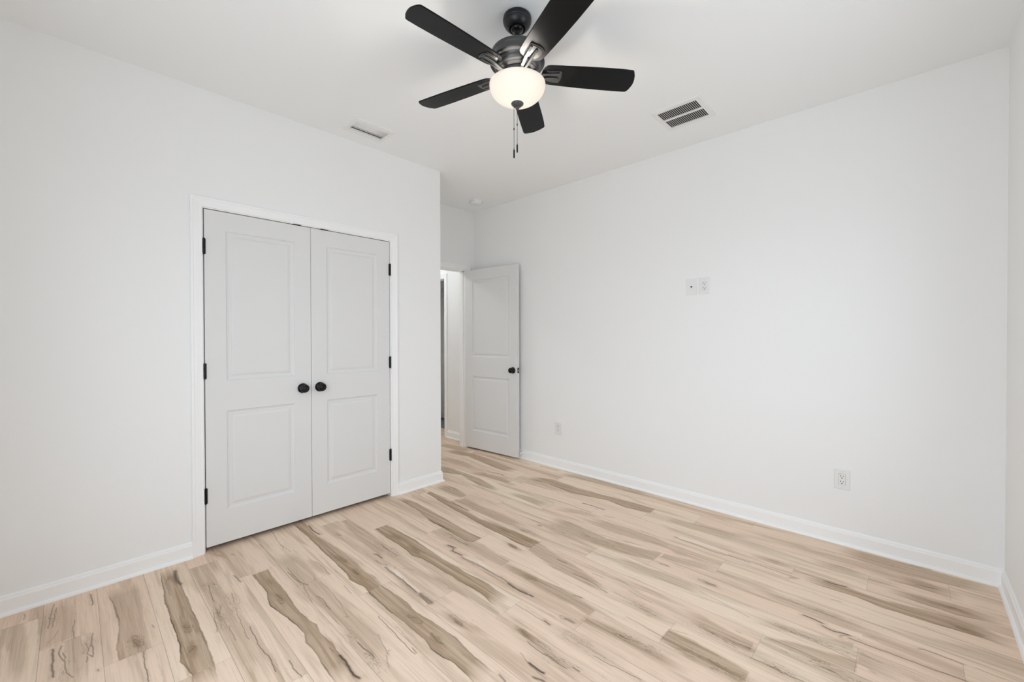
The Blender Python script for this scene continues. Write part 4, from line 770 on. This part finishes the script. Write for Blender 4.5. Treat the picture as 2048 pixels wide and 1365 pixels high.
for k in range(5):
    a = 4.6466-k*2*math.pi/5; m = blade_frame(a)
    bl = MB().prism(blade_outline(), -0.003, 0.003, None, 0.0012).build('blade', M['blade'], fan)
    bl.matrix_local = m
    ir = MB(); ir.prism(shield(0.0), -0.0065, -0.0025, None, 0.0012)
    ir.prism(shield(-0.14), -0.0088, -0.006, None, 0.0010)
    # round arm from hub to the middle of the shield, flat side rail next to it
    ir.tube([(0.068, 0.004, -0.020), (0.080, 0.004, -0.0215), (0.100, 0.004, -0.0195), (0.125, 0.004, -0.0150), (0.155, 0.004, -0.0118), (0.178, 0.004, -0.0112), (0.186, 0.004, -0.0112)], [0.0075, 0.0078, 0.0078, 0.0074, 0.0068, 0.0062, 0.0060], 16)
    ir.tube([(0.186, 0.004, -0.0112), (0.1862, 0.004, -0.0112), (0.1895, 0.004, -0.0090)], [0.0060, 0.0052, 0.0030], 16)
    rail = [(0.072, -0.016), (0.125, -0.0245), (0.192, -0.0285), (0.192, -0.0185), (0.128, -0.0115), (0.074, -0.004)]
    zt = lambda x: -0.0085-0.011*max(0.0, min(1.0, (0.150-x)/0.075))
    vs = [(x, y, zt(x)-0.0040) for x, y in rail]+[(x, y, zt(x)) for x, y in rail]
    ir.add(vs, [(0, 1, 4, 5), (1, 2, 3, 4), (11, 10, 7, 6), (10, 9, 8, 7)]+[(i, (i+1) % 6, 6+(i+1) % 6, 6+i) for i in range(6)])
    io = ir.build('blade_iron', M['fan_iron'], bl)
    io['label'] = 'satin dark metal bracket under the blade root'
# glass bowl, open at the top
prof = []
for i in range(0, 29):
    t = i/28*math.pi/2
    prof.append((0.1280*math.cos(t)**0.93 if i < 28 else 0.004, -0.3095-0.0850*math.sin(t)))
outer = [(0.1266, -0.3065), (0.1278, -0.3072)] + prof
inner = [(max(r-0.0035, 0.004), z+0.0032 if z < -0.315 else z) for r, z in outer][::-1]
bowl = MB().lathe(outer+inner+[outer[0]], 72).build('light_bowl', M['bowl'], fan)
bowl['label'] = 'glowing frosted white glass bowl'
bulb = MB().lathe([(0.0, -0.352), (0.010, -0.351), (0.020, -0.345), (0.025, -0.335), (0.024, -0.325), (0.016, -0.314), (0.012, -0.306)], 24).build('bulb', M['bulb'], fan)
fin = MB().lathe([(0.004, -0.3925), (0.0265, -0.3915), (0.0285, -0.3935), (0.0280, -0.3965), (0.0245, -0.3985), (0.0235, -0.4010), (0.0165, -0.4070), (0.0105, -0.4100), (0.0085, -0.4120), (0.0088, -0.4150), (0.0075, -0.4195), (0.0030, -0.4215), (0, -0.4217)], 36).build('finial', M['finial'], fan)
def chain(dx, dy, z0, zc, zt, zb):
    mb = MB(); z = z0
    while z > zt:
        mb.lathe([(0.0, z), (0.0011, z-0.0004), (0.0015, z-0.0015), (0.0011, z-0.0026), (0.0, z-0.003)], 8, T(dx, dy, 0)); z -= 0.0039
    mb.tube([(dx, dy, z0), (dx, dy, zt)], 0.0005, 6)
    mb.lathe([(0.0, zc+0.005), (0.0026, zc+0.004), (0.0029, zc), (0.0026, zc-0.004), (0.0, zc-0.005)], 12, T(dx, dy, 0))
    c = mb.build('pull_chain', M['steel_dark'], fan)
    f = MB().lathe([(0.0, zt+0.006), (0.0014, zt+0.006), (0.0018, zt), (0.0034, zt-0.0015), (0.0036, zt-0.005), (0.0036, zb+0.002), (0.0030, zb), (0, zb)], 16, T(dx, dy, 0)).build('pull_fob', M['black_metal'], c)
    return c
M['steel_dark'] = mat('dark_chain_metal', (0.03, 0.03, 0.032), 0.5, 0.5, var=0.05, bscale=80)
chain(-0.0112, -0.0107, -0.4075, -0.509, -0.603, -0.641)
chain(-0.0008, -0.0006, -0.4205, -0.489, -0.580, -0.616)
lp = bpy.data.lights.new('fan_bulb_light', 'POINT'); lp.energy = 21; lp.color = (1.0, 0.95, 0.89); lp.shadow_soft_size = 0.028
lo = bpy.data.objects.new('fan_bulb_light', lp); C.objects.link(lo); lo.parent = fan; lo.location = (0, 0, -0.334)
# unseen ceiling light added to brighten the hall, with a fill lamp below it
hl = thing('hall_fill_light', 'flush round ceiling light added to brighten the hall, out of view', 'ceiling light', (-1.75, 2.5, H))
MB().lathe([(0, 0), (0.15, 0), (0.15, -0.02), (0.145, -0.025)], 40).build('base_ring', M['fan_metal'], hl)
MB().lathe([(0.14, -0.022), (0.135, -0.05), (0.10, -0.07), (0, -0.08)], 40).build('diffuser', M['bowl'], hl)
hp = bpy.data.lights.new('hall_fill_lamp', 'POINT'); hp.energy = 16; hp.color = (0.93, 0.98, 1.0); hp.shadow_soft_size = 0.1
ho = bpy.data.objects.new('hall_fill_lamp', hp); C.objects.link(ho); ho.parent = hl; ho.location = (0, 0, -0.15)
